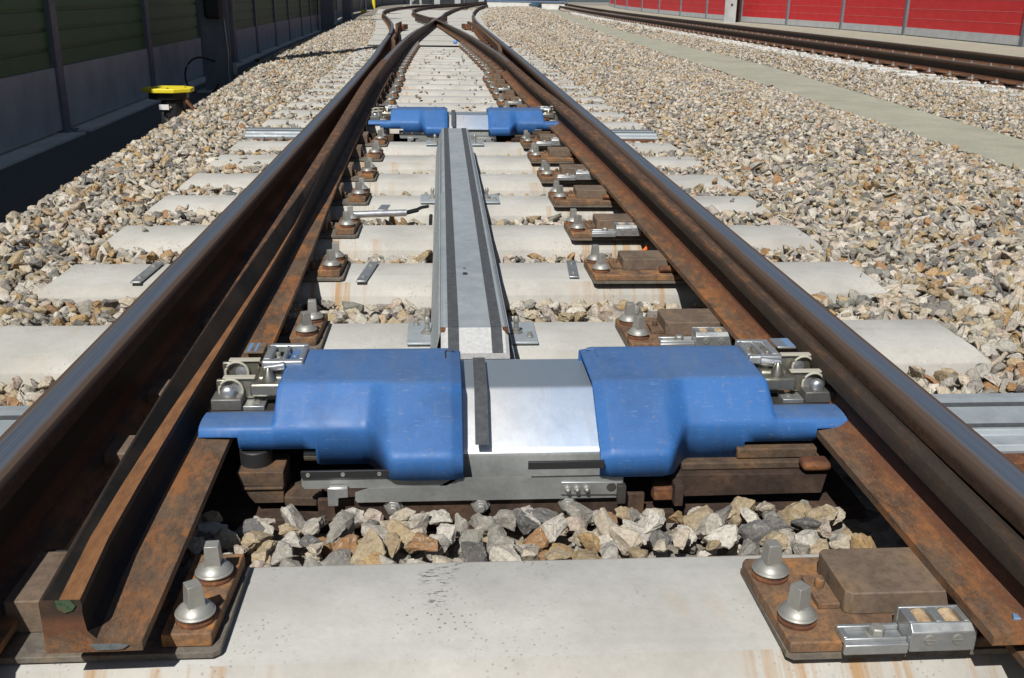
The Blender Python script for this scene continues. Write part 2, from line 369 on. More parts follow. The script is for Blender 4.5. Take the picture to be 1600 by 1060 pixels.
def ppath(pts, z, off=0, sub=6):         # free plan curve through points (far, strongly curved part)
    P_ = [Vector((a, b, 0)) for a, b in pts]; out = []
    for i in range(len(P_)-1):
        p0 = P_[max(i-1, 0)]; p1 = P_[i]; p2 = P_[i+1]; p3 = P_[min(i+2, len(P_)-1)]
        for k in range(sub):
            t = k/sub; out.append(.5*((2*p1)+(p2-p0)*t+(2*p0-5*p1+4*p2-p3)*t*t+(-p0+3*p1-3*p2+p3)*t**3))
    out.append(P_[-1]); r = []
    for i, p in enumerate(out):
        d = (out[min(i+1, len(out)-1)]-out[max(i-1, 0)]).normalized(); nx, ny = d.y, -d.x
        x = p.x+nx*off; y = p.y+ny*off; r.append((x, y, z+gf(y, x), nx, ny))
    return r
fLS = curve([(0, -.7535), (4, -.7535), (7.7, -.770), (11.4, -.815), (13.5, -.868), (18.2, -.985), (24.3, -1.233), (31.7, -1.67), (43.6, -2.5)])
fRS = curve([(0, .7535), (8, .756), (14, .775), (18.9, .811), (25.5, .865), (33.7, 1.0), (42, 1.22), (51, 1.47)])
fLT = curve([(.95, -.565), (2, -.578), (2.7, -.580), (3.3, -.585), (4.5, -.600), (5.6, -.617), (6.8, -.637), (8, -.653), (9.5, -.660), (13.5, -.652), (18.3, -.610), (24.8, -.455), (30, -.325), (33.2, -.245), (39.8, -.075), (46, .03), (51, .12)])
fRT = curve([(.95, .708), (3, .704), (4.7, .686), (6.1, .659), (7.86, .618), (11.7, .572), (13.8, .512), (18.7, .355), (25, .095), (30, -.12), (33.2, -.30), (39, -.68), (45, -1.10)])
ls = ypath(fLS, -.6, 43.6, .028)+ppath([(-2.5, 43.6), (-2.95, 52), (-3.1, 60), (-2.75, 68), (-1.6, 77), (.8, 87), (5, 97), (12, 107)], .028)[1:]
tag(sweep('stock_rail', ls, lambda y: FULLP, MSTOCK), 'leftmost running rail, dark brown with a polished blue grey top', 'rail')
rs = ypath(fRS, -.6, 51, .028)+ppath([(1.47, 51), (2.0, 62), (2.75, 72), (4.1, 82), (6.6, 92), (10, 101)], .028)[1:]
tag(sweep('stock_rail', rs, lambda y: FULLP, MSTOCK), 'thick running rail on the right of the switch with a polished blue grey top', 'rail')
# switch rails: lower, wide footed, planed at the toe
aHL = curve([(1.0, -.592), (1.09, -.593), (1.25, -.597), (1.6, -.602), (2.1, -.599), (2.7, -.600), (3.3, -.604), (4.5, -.622), (5.6, -.643), (6.8, -.667), (8, -.688), (9.5, -.696), (12, -.694)])
aHR = curve([(1.0, -.540), (1.09, -.541), (1.2, -.550), (1.5, -.556), (2.1, -.558), (2.7, -.557), (3.3, -.563), (4.0, -.571), (4.7, -.579), (5.6, -.590), (6.8, -.606), (8, -.618), (9.5, -.624), (12, -.622)])
aCR = curve([(1.0, .007), (2.3, .008), (2.7, .014), (3.3, .025), (3.9, .038), (4.5, .060), (5.5, .080), (12, .080)])
aLW = curve([(1.0, .027), (1.6, .024), (1.9, .018), (2.2, .013), (2.7, .009), (3.3, .006), (3.8, .0035), (12, .0035)])
aFR = curve([(1.0, -.473), (1.09, -.474), (1.7, -.483), (2.3, -.488), (2.93, -.500), (3.56, -.517), (4.2, -.533), (5, -.550), (6.3, -.566), (7.2, -.574), (8.6, -.582), (10.5, -.588)])
aZT = curve([(1.0, .080), (1.09, .081), (1.25, .087), (1.6, .100), (2.0, .113), (2.5, .123), (3.2, .130), (4.5, .134), (12, .134)])
def tongue_left(y):
    c = fLT(y); hl = c-aHL(y); hr = aHR(y)-c; fr = aFR(y)-c; zt = aZT(y); t = min(1, max(0, (y-1.05)/3.0)); fl = hl*(1-t)+.070*t; wl = hl*(1-t)+.010*t; wr = hr*(1-t)+.013*t
    zl = min(zt-.0015, .079+.050*max(0, min(1, (y-3.2)/1.0))); c2 = min(-hl+aCR(y), hr-.004); ll = max(hr-aLW(y), c2+.0003)
    return [(fr, 0), (fr, .014), ((fr+wr)*.5, .0165), (wr+.012, .020), (wr+.002, .032), (wr, zl-.030), (hr-.001, zl-.018), (hr, zl-.010), (hr-.0015, zl-.0005), (ll, zl), (c2, zt-.002), (c2-.002, zt), (-hl+.003, zt), (-hl, zt-.006), (-wl, zt-.040), (-wl, .040), (-fl, .014), (-fl-.0003, .012), (-fl, 0)]
def matL(i, y): 
    if y < 9: return 2 if i == 8 and y < 3.9 else (1 if (i == 9 and y < 3.4) or i in (3, 4, 5, 6) else 0)
    return 0
lt1 = [p for p in ypath(fLT, 1.087, 10.5, .066, .15)]
tl = thing('switch_rail', 'open left switch rail, blunt rusty tip in front, standing off the leftmost rail', 'rail', (lt1[0][0], lt1[0][1], .066))
sweep('tapered_rail', lt1, tongue_left, [MTONG, MSHADE, MORANGE], matL, parent=tl)
pt = MB(); pt.add([(x, y, z) for y in (1.0862, 1.0850) for x, z in ((-.572, .1435), (-.553, .1440), (-.548, .136), (-.553, .129), (-.562, .126), (-.570, .131))], [(0, 1, 2, 3, 4, 5), (6, 7, 8, 9, 10, 11)]+[(a, (a+1) % 6, 6+(a+1) % 6, 6+a) for a in range(6)]); pt.build('green_paint_mark', MGREENP, tl)
pt = MB(); pt.add([(x, y, z) for y in (1.0862, 1.0850) for x, z in ((-.538, .078), (-.505, .0785), (-.490, .076), (-.498, .070), (-.530, .069))], [(0, 1, 2, 3, 4), (5, 6, 7, 8, 9)]+[(a, (a+1) % 5, 5+(a+1) % 5, 5+a) for a in range(5)]); pt.build('grey_paint_mark', MBGREY, tl)
lt2 = ypath(fLT, 10.5, 51, .028)+ppath([(.12, 51), (.62, 62), (1.35, 72), (2.75, 82.4), (5.3, 93), (9, 102)], .028)[1:]
sweep('full_height_rail', lt2, lambda y: FULLP, MTONGF, parent=tl)
def tongue_right(y):
    zt = .100+.022*min(1, (y-.95)/2.0)+.012*min(1, max(0, (y-3)/3)); x0 = fRT(y)
    fullr = .0360; lim = .7145-x0                    # closed against the stock rail's gauge face
    hr = min(fullr, lim) if y < 7.5 else fullr; hl = .037; fl = .080; fr = .072 if y > 7 else min(.072, max(.0, .668-x0)+.004)
    fr = max(fr, -.02+.0) if y < 7 else fr
    wr = min(.012, hr); lo = -.006 if y < 3 else -.002
    return [(fr, 0), (fr, .012), (min(wr+.01, fr+.001), .022), (wr, .045), (wr, .085), (hr-.004, zt-.030), (hr, zt-.022), (hr, zt+lo-.004), (hr-.010, zt+lo), (-.012, zt+.001), (-hl+.004, zt), (-hl, zt-.008), (-hl+.001, zt-.030), (-.016, zt-.040), (-.014, .060), (-.024, .034), (-.040, .024), (-fl, .014), (-fl, 0)]
rt1 = ypath(fRT, 1.045, 10.5, .066, .2)
tr = thing('switch_rail', 'closed right switch rail with a wide rust brown foot, tight against the right running rail', 'rail', (rt1[0][0], rt1[0][1], .066))
sweep('tapered_rail', rt1, tongue_right, [MTONG], parent=tr)
pt = MB(); pt.prism([(.664, 1.066), (.674, 1.062), (.679, 1.072), (.668, 1.077)], .086, .0925); pt.build('blue_paint_mark', MBLUEP, tr, bevel=.001)
rt2 = ypath(fRT, 10.5, 45, .028)+ppath([(-1.10, 45), (-1.50, 52), (-1.62, 60), (-1.30, 67), (-.3, 75), (1.9, 84.5), (6, 94)], .028)[1:]
sweep('full_height_rail', rt2, lambda y: FULLP, MTONGF, parent=tr)
# crossing: wing rails and nose block
fr_ = thing('crossing_frog', 'heavy rusty crossing block where the two inner rails meet', 'crossing', (-.28, 33.0, .028+gf(33)))
def bar(mb, pts, wd, z0, z1):
    n = len(pts)
    for i in range(n-1):
        (x0, y0), (x1, y1) = pts[i], pts[i+1]; a, b = gf(y0, x0), gf(y1, x1)
        mb.add([(x0-wd/2, y0, a+z0), (x0+wd/2, y0, a+z0), (x1+wd/2, y1, b+z0), (x1-wd/2, y1, b+z0), (x0-wd/2, y0, a+z1), (x0+wd/2, y0, a+z1), (x1+wd/2, y1, b+z1), (x1-wd/2, y1, b+z1)],
               [(0, 3, 2, 1), (4, 5, 6, 7), (0, 1, 5, 4), (1, 2, 6, 5), (2, 3, 7, 6), (3, 0, 4, 7)])
mb = MB(); bar(mb, [(-.36, 31.3), (-.30, 33), (-.27, 35), (-.45, 37)], .10, .02, .193); mb.build('nose_block', MPLATE, fr_, bevel=.008)
mb = MB(); bar(mb, [(fRT(29.5)+.11, 31.2), (-.13, 33.5), (.04, 36.5), (.11, 38.5)], .05, .03, .196); mb.build('wing_rail', MDKRUST, fr_, bevel=.006)
mb = MB(); bar(mb, [(fLT(30)-.13, 31.2), (-.53, 33.5), (-.86, 36.5), (-1.02, 38.0)], .05, .03, .196); mb.build('wing_rail', MDKRUST, fr_, bevel=.006)
# check rails
def check(lab, f, side, y0, y1):
    pts = []
    for k in range(15):
        y = y0+(y1-y0)*k/14; fl = .10+(.16 if k == 14 else .10 if k == 13 else .04 if k in (0, 12) else 0); pts.append((f(y)+side*fl, y))
    t = thing('check_rail', lab, 'check rail', (pts[0][0], pts[0][1], gf(y0)))
    m1 = MB(); bar(m1, pts, .045, .12, .215); m1.build('rail_bar', MTONGF, t, bevel=.006)
    m1 = MB()
    for k in range(14):
        x, y = pts[k]; m1.box(x-.035+side*.02, x+.035+side*.02, y-.08, y+.08, .004+gf(y), .118+gf(y))
    x, y = pts[14]; bar(m1, [(x+side*.04, y-.9), (x+side*.12, y)], .12, .02, .15); m1.build('support_bracket', MRED, t, bevel=.01)
check('rusty check rail inside the leftmost rail, level with the crossing', fLS, 1, 14.5, 27.5)
check('rusty check rail inside the right running rail with flared end near the crossing', fRS, -1, 12.5, 29)

# ------------------------------------------------------------------ sleepers
SL = [1.383, 2.60, 3.235, 3.806, 4.398, 4.953, 5.534, 6.06]
FAR = []; y = 7.12
while y < 18.2: FAR.append(y); y += .585
def mk_sleeper(yb, x0, x1, wtop=.232, label='', group=None, mat=None, depth=.2, seed=0):
    cx = 0; xc = (x0+x1)/2; o = (xc, yb-wtop/2, gf(yb, xc)); mb = MB(); c = .032; h = o[2]
    yf = yb-wtop
    T = [(x0, yf), (x1, yf), (x1, yb), (x0, yb)]; B = [(x0-c, yf-c-.012), (x1+c, yf-c-.012), (x1+c, yb+c), (x0-c, yb+c)]
    V = [(x, y, h) for x, y in T]+[(x, y, h-.030) for x, y in B]+[(x-.01 if i in (0, 3) else x+.01, y-.012 if i < 2 else y+.012, h-depth) for i, (x, y) in enumerate(B)]
    mb.add(V, [(0, 1, 2, 3)], 0)
    for a in (0, 4):
        for i in range(4): mb.add([V[a+i], V[a+(i+1) % 4], V[a+4+(i+1) % 4], V[a+4+i]], [(0, 3, 2, 1)], 1)
    ob = mb.build('concrete_sleeper', mat or [MC, MCF], org=o, bevel=.004, seg=1)
    bm = bmesh.new(); bm.from_mesh(ob.data); bmesh.ops.remove_doubles(bm, verts=bm.verts, dist=1e-5); bmesh.ops.recalc_face_normals(bm, faces=bm.faces)
    bm.to_mesh(ob.data); bm.free()
    return tag(ob, label, 'sleeper', group)
lab = ['nearest concrete sleeper across the bottom of the picture, speckled with tiny pits',
       'concrete sleeper directly behind the near blue point machine, under the white cover nose',
       'concrete sleeper carrying the small grey steel strips, second behind the near point machine',
       'concrete sleeper just in front of the silver pipe, third behind the near point machine',
       'concrete sleeper under the joint of the long steel cover, beside the silver pipe',
       'concrete sleeper under the far half of the steel cover, fifth behind the near machine',
       'concrete sleeper last but one in front of the far blue point machine',
       'concrete sleeper right in front of the far blue point machine']
for i, yb in enumerate(SL):
    x0, x1 = (-.62-.7, 1.31) if i else (-1.32, .727)
    x0 = -1.295 if i > 1 else (-1.62 if i == 1 else -1.32)
    mk_sleeper(yb, x0, x1, .232 if i else .245, lab[i], 'concrete sleepers of the switch')
for yb in FAR: mk_sleeper(yb, -1.30-.02*max(0, yb-10), 1.30, .25, 'pale concrete sleeper in the close row beyond the far blue point machine', 'sleepers beyond the far point machine')

# ------------------------------------------------------------------ slide chairs with screws
def screw(mb_parent, x, y, z, rot, tilt=0):
    s = MB(); s.lathe((x, y, z), (0, 0, 1), [(.0275, 0), (.0275, .004), (.0255, .006), (.0255, .010)], 24); a = s.build('rusty_washer', MRED, mb_parent, smooth=40)
    s = MB(); s.lathe((x, y, z+.010), (0, 0, 1), [(.0245, 0), (.0278, .001), (.0278, .0032), (.0262, .0036), (.0245, .0075), (.0190, .0125), (.0150, .0150)], 28, None)
    c, q = math.cos(rot), math.sin(rot); r0, r1 = .0122, .0100
    b0 = [(x+(a_*c-b_*q)*1, y+(a_*q+b_*c)) for a_, b_ in ((-r0, -r0), (r0, -r0), (r0, r0), (-r0, r0))]
    t0 = [(x+(a_*c-b_*q)*1, y+(a_*q+b_*c)) for a_, b_ in ((-r1, -r1), (r1, -r1), (r1, r1), (-r1, r1))]
    s.add([(p[0], p[1], z+.020) for p in b0]+[(p[0], p[1], z+.057) for p in t0], [(0, 3, 2, 1), (4, 5, 6, 7), (0, 1, 5, 4), (1, 2, 6, 5), (2, 3, 7, 6), (3, 0, 4, 7)])
    return s.build('square_head_screw', MZINC, mb_parent, bevel=.0022, seg=2)
def chair_right(kind, org):
    t = thing('slide_chair', '', 'slide chair', org)
    X, Y, Z = org
    mb = MB(); mb.prism([(X, Y+.215), (X+.003, Y+.005), (X+.012, Y-.003), (X+.56, Y-.003), (X+.56, Y+.215)], .004, .012); mb.build('rubber_pad', MLOWP, t)
    mb = MB(); mb.prism([(X-.002, Y+.205), (X+.006, Y), (X+.56, Y), (X+.56, Y+.215), (X+.006, Y+.215)], .012, .030); mb.build('base_plate', MPLATE, t, bevel=.0025)
    mb = MB(); x0 = X+.105; mb.prism([(x0, Y+.068), (x0+.008, Y+.060), (x0+.27, Y+.060), (x0+.27, Y+.180), (x0+.008, Y+.180), (x0, Y+.172)], .030, .0655)
    mb.build('slide_plate', MSLIDE, t, bevel=.002)
    mb = MB(); mb.box(X+.072, X+.1045, Y+.075, Y+.150, .030, .039); mb.lathe((X+.088, Y+.118, .038), (0, 0, 1), [(.0065, 0), (.0075, .010), (.0068, .016)], 12); mb.build('retaining_clip', MPLATE, t, bevel=.0015)
    screw(t, X+.029, Y+.165, .030, .12); screw(t, X+.032, Y+.052, .030, .45)
    if kind == 'roller':
        x1 = X+.075
        mb = MB(); mb.box(x1, x1+.0895, Y-.018, Y-.010, .020, .036); mb.box(x1+.002, x1+.0895, Y-.010, Y-.006, .020, .041); mb.box(x1+.002, x1+.0895, Y+.018, Y+.025, .030, .041)
        mb.box(x1+.002, x1+.010, Y-.006, Y+.018, .030, .041); mb.box(x1+.010, x1+.0895, Y-.006, Y+.018, .0302, .034)
        mb.build('slotted_bracket', MGALVC, t, bevel=.0018)
        a, b = x1+.090, x1+.182; fr, bk = Y-.020, Y+.036
        mb = MB(); mb.extx([(fr, .024), (fr, .054), (fr+.010, .064), (fr+.013, .064), (fr+.013, .024)], a, b)
        mb.extx([(bk-.010, .024), (bk-.010, .064), (bk-.006, .064), (bk, .057), (bk, .024)], a, b)
        for q in (0, .0385, .078): mb.box(a+q+.0005, a+q+.0135, fr+.0125, bk-.0095, .024, .0638)
        mb.build('roller_housing', MGALVC, t, bevel=.002)
        for q in (.0262, .0655):
            mb = MB(); mb.cyl((a+q, fr+.014, .050), (a+q, bk-.011, .050), .0135, 18); mb.build('guide_roller', MNYLON, t, bevel=.001)
            mb = MB(); mb.lathe((a+q, fr+.0005, .043), (0, -1, 0), [(.0082, 0), (.0075, .0022)], 16); mb.box(a+q-.007, a+q+.007, fr-.0028, fr-.0015, .0425, .0437, 0); mb.build('slotted_pin', MZINC, t)
        mb = MB(); mb.lathe((x1+.052, Y+.004, .034), (0, 0, 1), [(.015, 0), (.015, .003), (.0115, .0032), (.0115, .014), (.009, .0165)], 6, None, .3); mb.build('hex_bolt', MZINC, t, bevel=.0012)
    else:
        mb = MB(); mb.cyl((X+.215, Y+.030, .042), (X+.27, Y+.026, .044), .011, 12); mb.build('rusty_lug', MRED, t, bevel=.003)
    return t
def chair_left(org):        # org: x of right edge, y of front edge
    X, Y, Z = org; t = thing('slide_chair', '', 'slide chair', org)
    mb = MB(); mb.prism([(X-.44, Y), (X-.010, Y), (X, Y+.008), (X+.002, Y+.215), (X-.44, Y+.215)], .004, .014); mb.build('lower_plate', MLOWP, t, bevel=.0015)
    mb = MB(); mb.prism([(X-.080, Y+.012), (X-.012, Y+.012), (X-.004, Y+.215), (X-.08, Y+.215)], .014, .036); mb.build('base_plate', MPLATE, t, bevel=.0025)
    mb = MB(); mb.prism([(X-.30, Y+.055), (X-.115, Y+.055), (X-.115, Y+.185), (X-.30, Y+.185)], .014, .0655); mb.build('slide_plate', MSLIDE, t, bevel=.002)
    screw(t, X-.036, Y+.150, .036, .08); screw(t, X-.040, Y+.047, .036, .55)
    mb = MB(); mb.lathe((X-.108, Y+.11, .014), (0, 0, 1), [(.014, 0), (.014, .006), (.010, .007), (.010, .024)], 8); mb.build('hex_bolt', MPLATE, t, bevel=.002)
    mb = MB(); mb.tube([(X-.300, Y+.20, .050), (X-.268, Y+.20, .050), (X-.262, Y+.20, .044), (X-.262, Y+.20, .028)], .007, 6); mb.build('rail_clip', MCAST, t)
    return t
CR1 = (.378, 1.111, 0); CL1 = (-.395, 1.150, 0)
roll = chair_right('roller', CR1); plain = chair_right('plain', (CR1[0], CR1[1], 0)); leftc = chair_left(CL1)
where = ['on the nearest sleeper', 'just behind the near blue point machine', 'on the sleeper with the grey steel strips', 'on the third sleeper behind the near machine', 'on the sleeper under the steel cover joint',
         'on the fifth sleeper behind the near machine', 'last but one before the far machine', 'right in front of the far blue machine']
first = {'r': True, 'p': True, 'l': True}
for i, yb in enumerate(SL):
    ro = i % 2 == 0 if i != 1 else True
    ro = i in (0, 1, 3, 5, 7)
    src = roll if ro else plain; key = 'r' if ro else 'p'
    o = src if first[key] else copy_tree(src); first[key] = False
    o.location = (CR1[0]+(.003 if i else 0), yb-1.383+CR1[1], gf(yb))
    o['label'] = ('right rusty slide chair with %s %s' % ('roller bracket' if ro else 'no roller bracket', where[i])); o['group'] = 'slide chairs under the right switch rail'
    o = leftc if first['l'] else copy_tree(leftc); first['l'] = False
    o.location = (CL1[0]-.002*i, yb-1.383+CL1[1], gf(yb))
    o['label'] = 'left rusty screw chair ' + where[i]; o['group'] = 'slide chairs under the left switch rail'
def put(src, x, yb, lab, grp):
    o = copy_tree(src); o.location = (x, yb-1.383+CR1[1], gf(yb)); o['label'] = lab; o['group'] = grp
for i, yb in enumerate(FAR):
    xr = fRT(yb)-.075-(.20 if yb < 11 else .13)
    put(roll if i % 2 == 0 and yb < 10.5 else plain, min(.385, xr+.02), yb, 'small rusty chair on the right of a sleeper beyond the far blue machine', 'chairs beyond the far machine, right side')
    put(leftc, fLT(yb)+(.20 if yb < 11 else .17), yb, 'small rusty chair on the left of a sleeper beyond the far blue machine', 'chairs beyond the far machine, left side')

# ------------------------------------------------------------------ point machines
def rounded(pts, r=.008):
    out = [pts[0]]
    for i in range(1, len(pts)-1):
        p = Vector(pts[i]); a = Vector(pts[i-1])-p; b = Vector(pts[i+1])-p
        la, lb = max(a.length, 1e-6), max(b.length, 1e-6); q = min(r, la*.45, lb*.45)
        s0 = p+a/la*q; s1 = p+b/lb*q
        for t in (0, .33, .67, 1): out.append(tuple(s0*(1-t)**2+p*2*t*(1-t)+s1*t*t))
    return out+[pts[-1]]
PARM = [(1.765, .070), (1.762, .104), (1.730, .107), (1.712, .107), (1.690, .103), (1.684, .090)]
PMAIN = [(1.940, .040), (1.934, .167), (1.900, .168), (1.752, .168), (1.692, .108), (1.684, .096)]
PBULG = [(1.940, .040), (1.934, .167), (1.900, .168), (1.738, .170), (1.610, .083), (1.603, .073)]
def blue(sgn, parent):
    def lerp(A, B, t): return [(a[0]+(b[0]-a[0])*t, a[1]+(b[1]-a[1])*t) for a, b in zip(A, B)]
    def off(A, d): return [(y+(.0 if y > 1.9 else d*.4), z-d*.6) for y, z in A]
    if sgn < 0:
        C = [(-.5385, off(PARM, .004), .087), (-.5375, off(PARM, .001), .085), (-.536, PARM, .085), (-.500, PARM, .085), (-.4675, PARM, .085), (-.466, PARM, .063), (-.460, PARM, .060), (-.430, PARM, .060), (-.408, PARM, .060),
             (-.405, lerp(PARM, PMAIN, .06), .060), (-.400, lerp(PARM, PMAIN, .85), .060), (-.395, lerp(PARM, PMAIN, .96), .060), (-.388, PMAIN, .060), (-.35, PMAIN, .060), (-.3265, PMAIN, .060), (-.325, PMAIN, .030), (-.318, PMAIN, .027), (-.28, PMAIN, .027), (-.243, PMAIN, .027)]
        for k in range(13):
            t = k/12; s = t*t*(3-2*t); C.append((-.236+.058*t, lerp(PMAIN, PBULG, s), .027+.004*t if k < 10 else .034))
        C += [(-.150, PBULG, .032), (-.10, PBULG, .032), (-.078, PBULG, .032), (-.071, off(PBULG, .002), .032), (-.066, off(PBULG, .007), .032), (-.056, off(PBULG, .010), .032), (-.0535, off(PBULG, .013), .034)]
    else:
        C = [(.1945, off(PBULG, .013), .034), (.197, off(PBULG, .010), .032), (.208, off(PBULG, .007), .032), (.213, off(PBULG, .002), .032), (.221, PBULG, .032), (.26, PBULG, .032), (.310, PBULG, .032)]
        for k in range(13):
            t = k/12; s = t*t*(3-2*t); C.append((.320+.058*t, lerp(PBULG, PMAIN, s), .034 if k < 3 else .033-.006*t))
        C += [(.40, PMAIN, .027), (.476, PMAIN, .027), (.4835, PMAIN, .030), (.485, PMAIN, .060), (.51, PMAIN, .060), (.527, PMAIN, .060), (.534, lerp(PARM, PMAIN, .96), .060), (.539, lerp(PARM, PMAIN, .85), .060), (.546, lerp(PARM, PMAIN, .06), .060), (.549, PARM, .060),
              (.58, PARM, .060), (.6165, PARM, .060), (.623, PARM, .063), (.6245, PARM, .085), (.65, PARM, .085), (.690, PARM, .085), (.695, off(PARM, .001), .085), (.6965, off(PARM, .004), .087)]
    mb = MB(); n = 0
    for x, P_, zb in C:
        pr = rounded(list(P_)+[(P_[-1][0]-.001, min(zb, P_[-1][1]-.004))], .008); n = len(pr)
        mb.v += [(x, y, z) for y, z in pr]
    for a in range(len(C)-1):
        for i in range(n-1): mb.f.append((a*n+i, a*n+i+1, (a+1)*n+i+1, (a+1)*n+i)); mb.mi.append(0)
    b = (len(C)-1)*n
    if sgn < 0: mb.f.append(tuple(range(n))); mb.mi.append(0)
    else: mb.f.append(tuple(b+i for i in range(n))); mb.mi.append(0)
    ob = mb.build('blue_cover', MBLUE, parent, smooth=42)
    s = ob.modifiers.new('thick', 'SOLIDIFY'); s.thickness = .004; s.offset = -1
    xe = -.072 if sgn < 0 else .213
    e = MB(); q = 1 if sgn < 0 else -1
    pts = [(xe-q*.012, 1.865, .169), (xe-q*.012, 1.902, .169), (xe-q*.010, 1.908, .169), (xe+q*.006, 1.910, .168)]
    e.tube(pts, .0016, 6); e.build('moulded_seam', MCAST if sgn < 0 else MBLUE, ob)
    return ob
def machine(org, lab):
    t = thing('point_machine', lab, 'point machine', org)
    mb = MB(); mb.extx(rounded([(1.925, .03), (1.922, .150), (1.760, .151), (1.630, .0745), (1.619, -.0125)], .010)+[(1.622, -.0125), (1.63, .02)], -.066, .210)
    mb.mi = [1 if max(mb.v[i][1] for i in f) < 1.6305 and len(f) == 4 else 0 for f in mb.f]  # upright lower face takes the darker grey, its shade put into the colour
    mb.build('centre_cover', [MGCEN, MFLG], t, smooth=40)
    mb = MB()
    pr = [(y-.0005, z+.0009) for y, z in rounded([(1.925, .03), (1.922, .150), (1.760, .151), (1.600+.030, .0745)], .010) if y < 1.923 and z > .10][2:]+[(1.642, .0823)]
    for (ya, za), (yb_, zb_) in zip(pr, pr[1:]):
        fa, fb = (1.92-ya)*.012, (1.92-yb_)*.012
        mb.add([(-.028-fa, ya, za), (-.003-fa, ya, za), (-.003-fb, yb_, zb_), (-.028-fb, yb_, zb_)], [(0, 1, 2, 3)])
    mb.build('anti_slip_strip', MSTRIP, t)
    nk = len(t.children)
    mb = MB(); P_ = [(-.250, .004), (-.246, .0), (.235, .0), (.240, .004), (.240, .046), (-.060, .046), (-.085, .030), (-.225, .028), (-.250, .020)]
    mb.exty(P_, 1.582, 1.5845); mb.exty([(-.345, .034), (-.340, .028), (-.10, .028), (-.06, .05), (-.345, .052)], 1.5852, 1.588); mb.build('mounting_flange', MFLG, t)
    mb = MB(); mb.box(.062, .200, 1.590, 1.5957, .056, .071); mb.build('black_strip', MBLACK, t, bevel=.001)
    mb = MB(); mb.box(-.345, -.165, 1.579, 1.5845, .052, .066); mb.build('black_strip', MBLACK, t, bevel=.001)
    for x, z, y in ((.082, .0635, 1.590), (.150, .0635, 1.590), (-.332, .059, 1.579), (-.27, .059, 1.579), (-.205, .059, 1.579)):
        mb = MB(); mb.lathe((x, y, z), (0, -1, 0), [(.0040, 0), (.0036, .002), (.0018, .002), (.0016, .001)], 12); mb.build('screw', MZINC, t)
    mb = MB(); mb.exty([(.125, .010), (.235, .008), (.238, .034), (.125, .036)], 1.578, 1.5815); mb.build('hinge_plate', MGALVC, t, bevel=.001)
    for x in (.137, .154, .172):
        mb = MB(); mb.lathe((x, 1.578, .023), (0, -1, 0), [(.007, 0), (.007, .003), (.0045, .004), (.0045, .010), (.002, .012)], 6); mb.build('screw', MZINC, t, bevel=.0006)
    mb = MB(); mb.lathe((.218, 1.578, .024), (0, -1, 0), [(.009, 0), (.009, .001)], 14); mb.box(.228, .243, 1.565, 1.579, -.004, .032); mb.build('hasp', MCAST, t, bevel=.001)
    mb = MB(); mb.exty([(-.298, .0), (-.280, .0), (-.279, .016), (-.262, .017), (-.262, .035), (-.298, .036)], 1.570, 1.573); mb.box(-.296, -.262, 1.573, 1.582, .030, .036); mb.build('latch_hook', MGALVC, t, bevel=.001)
    for ch in list(t.children)[nk:]:
        for v in ch.data.vertices: v.co.y += .030; v.co.z -= .0155
    mb = MB(); mb.cyl((-.352, 1.715, .034), (-.20, 1.715, .034), .013, 16); mb.build('drive_rod', MSTEEL, t)
    blue(-1, t); blue(1, t)
    return t
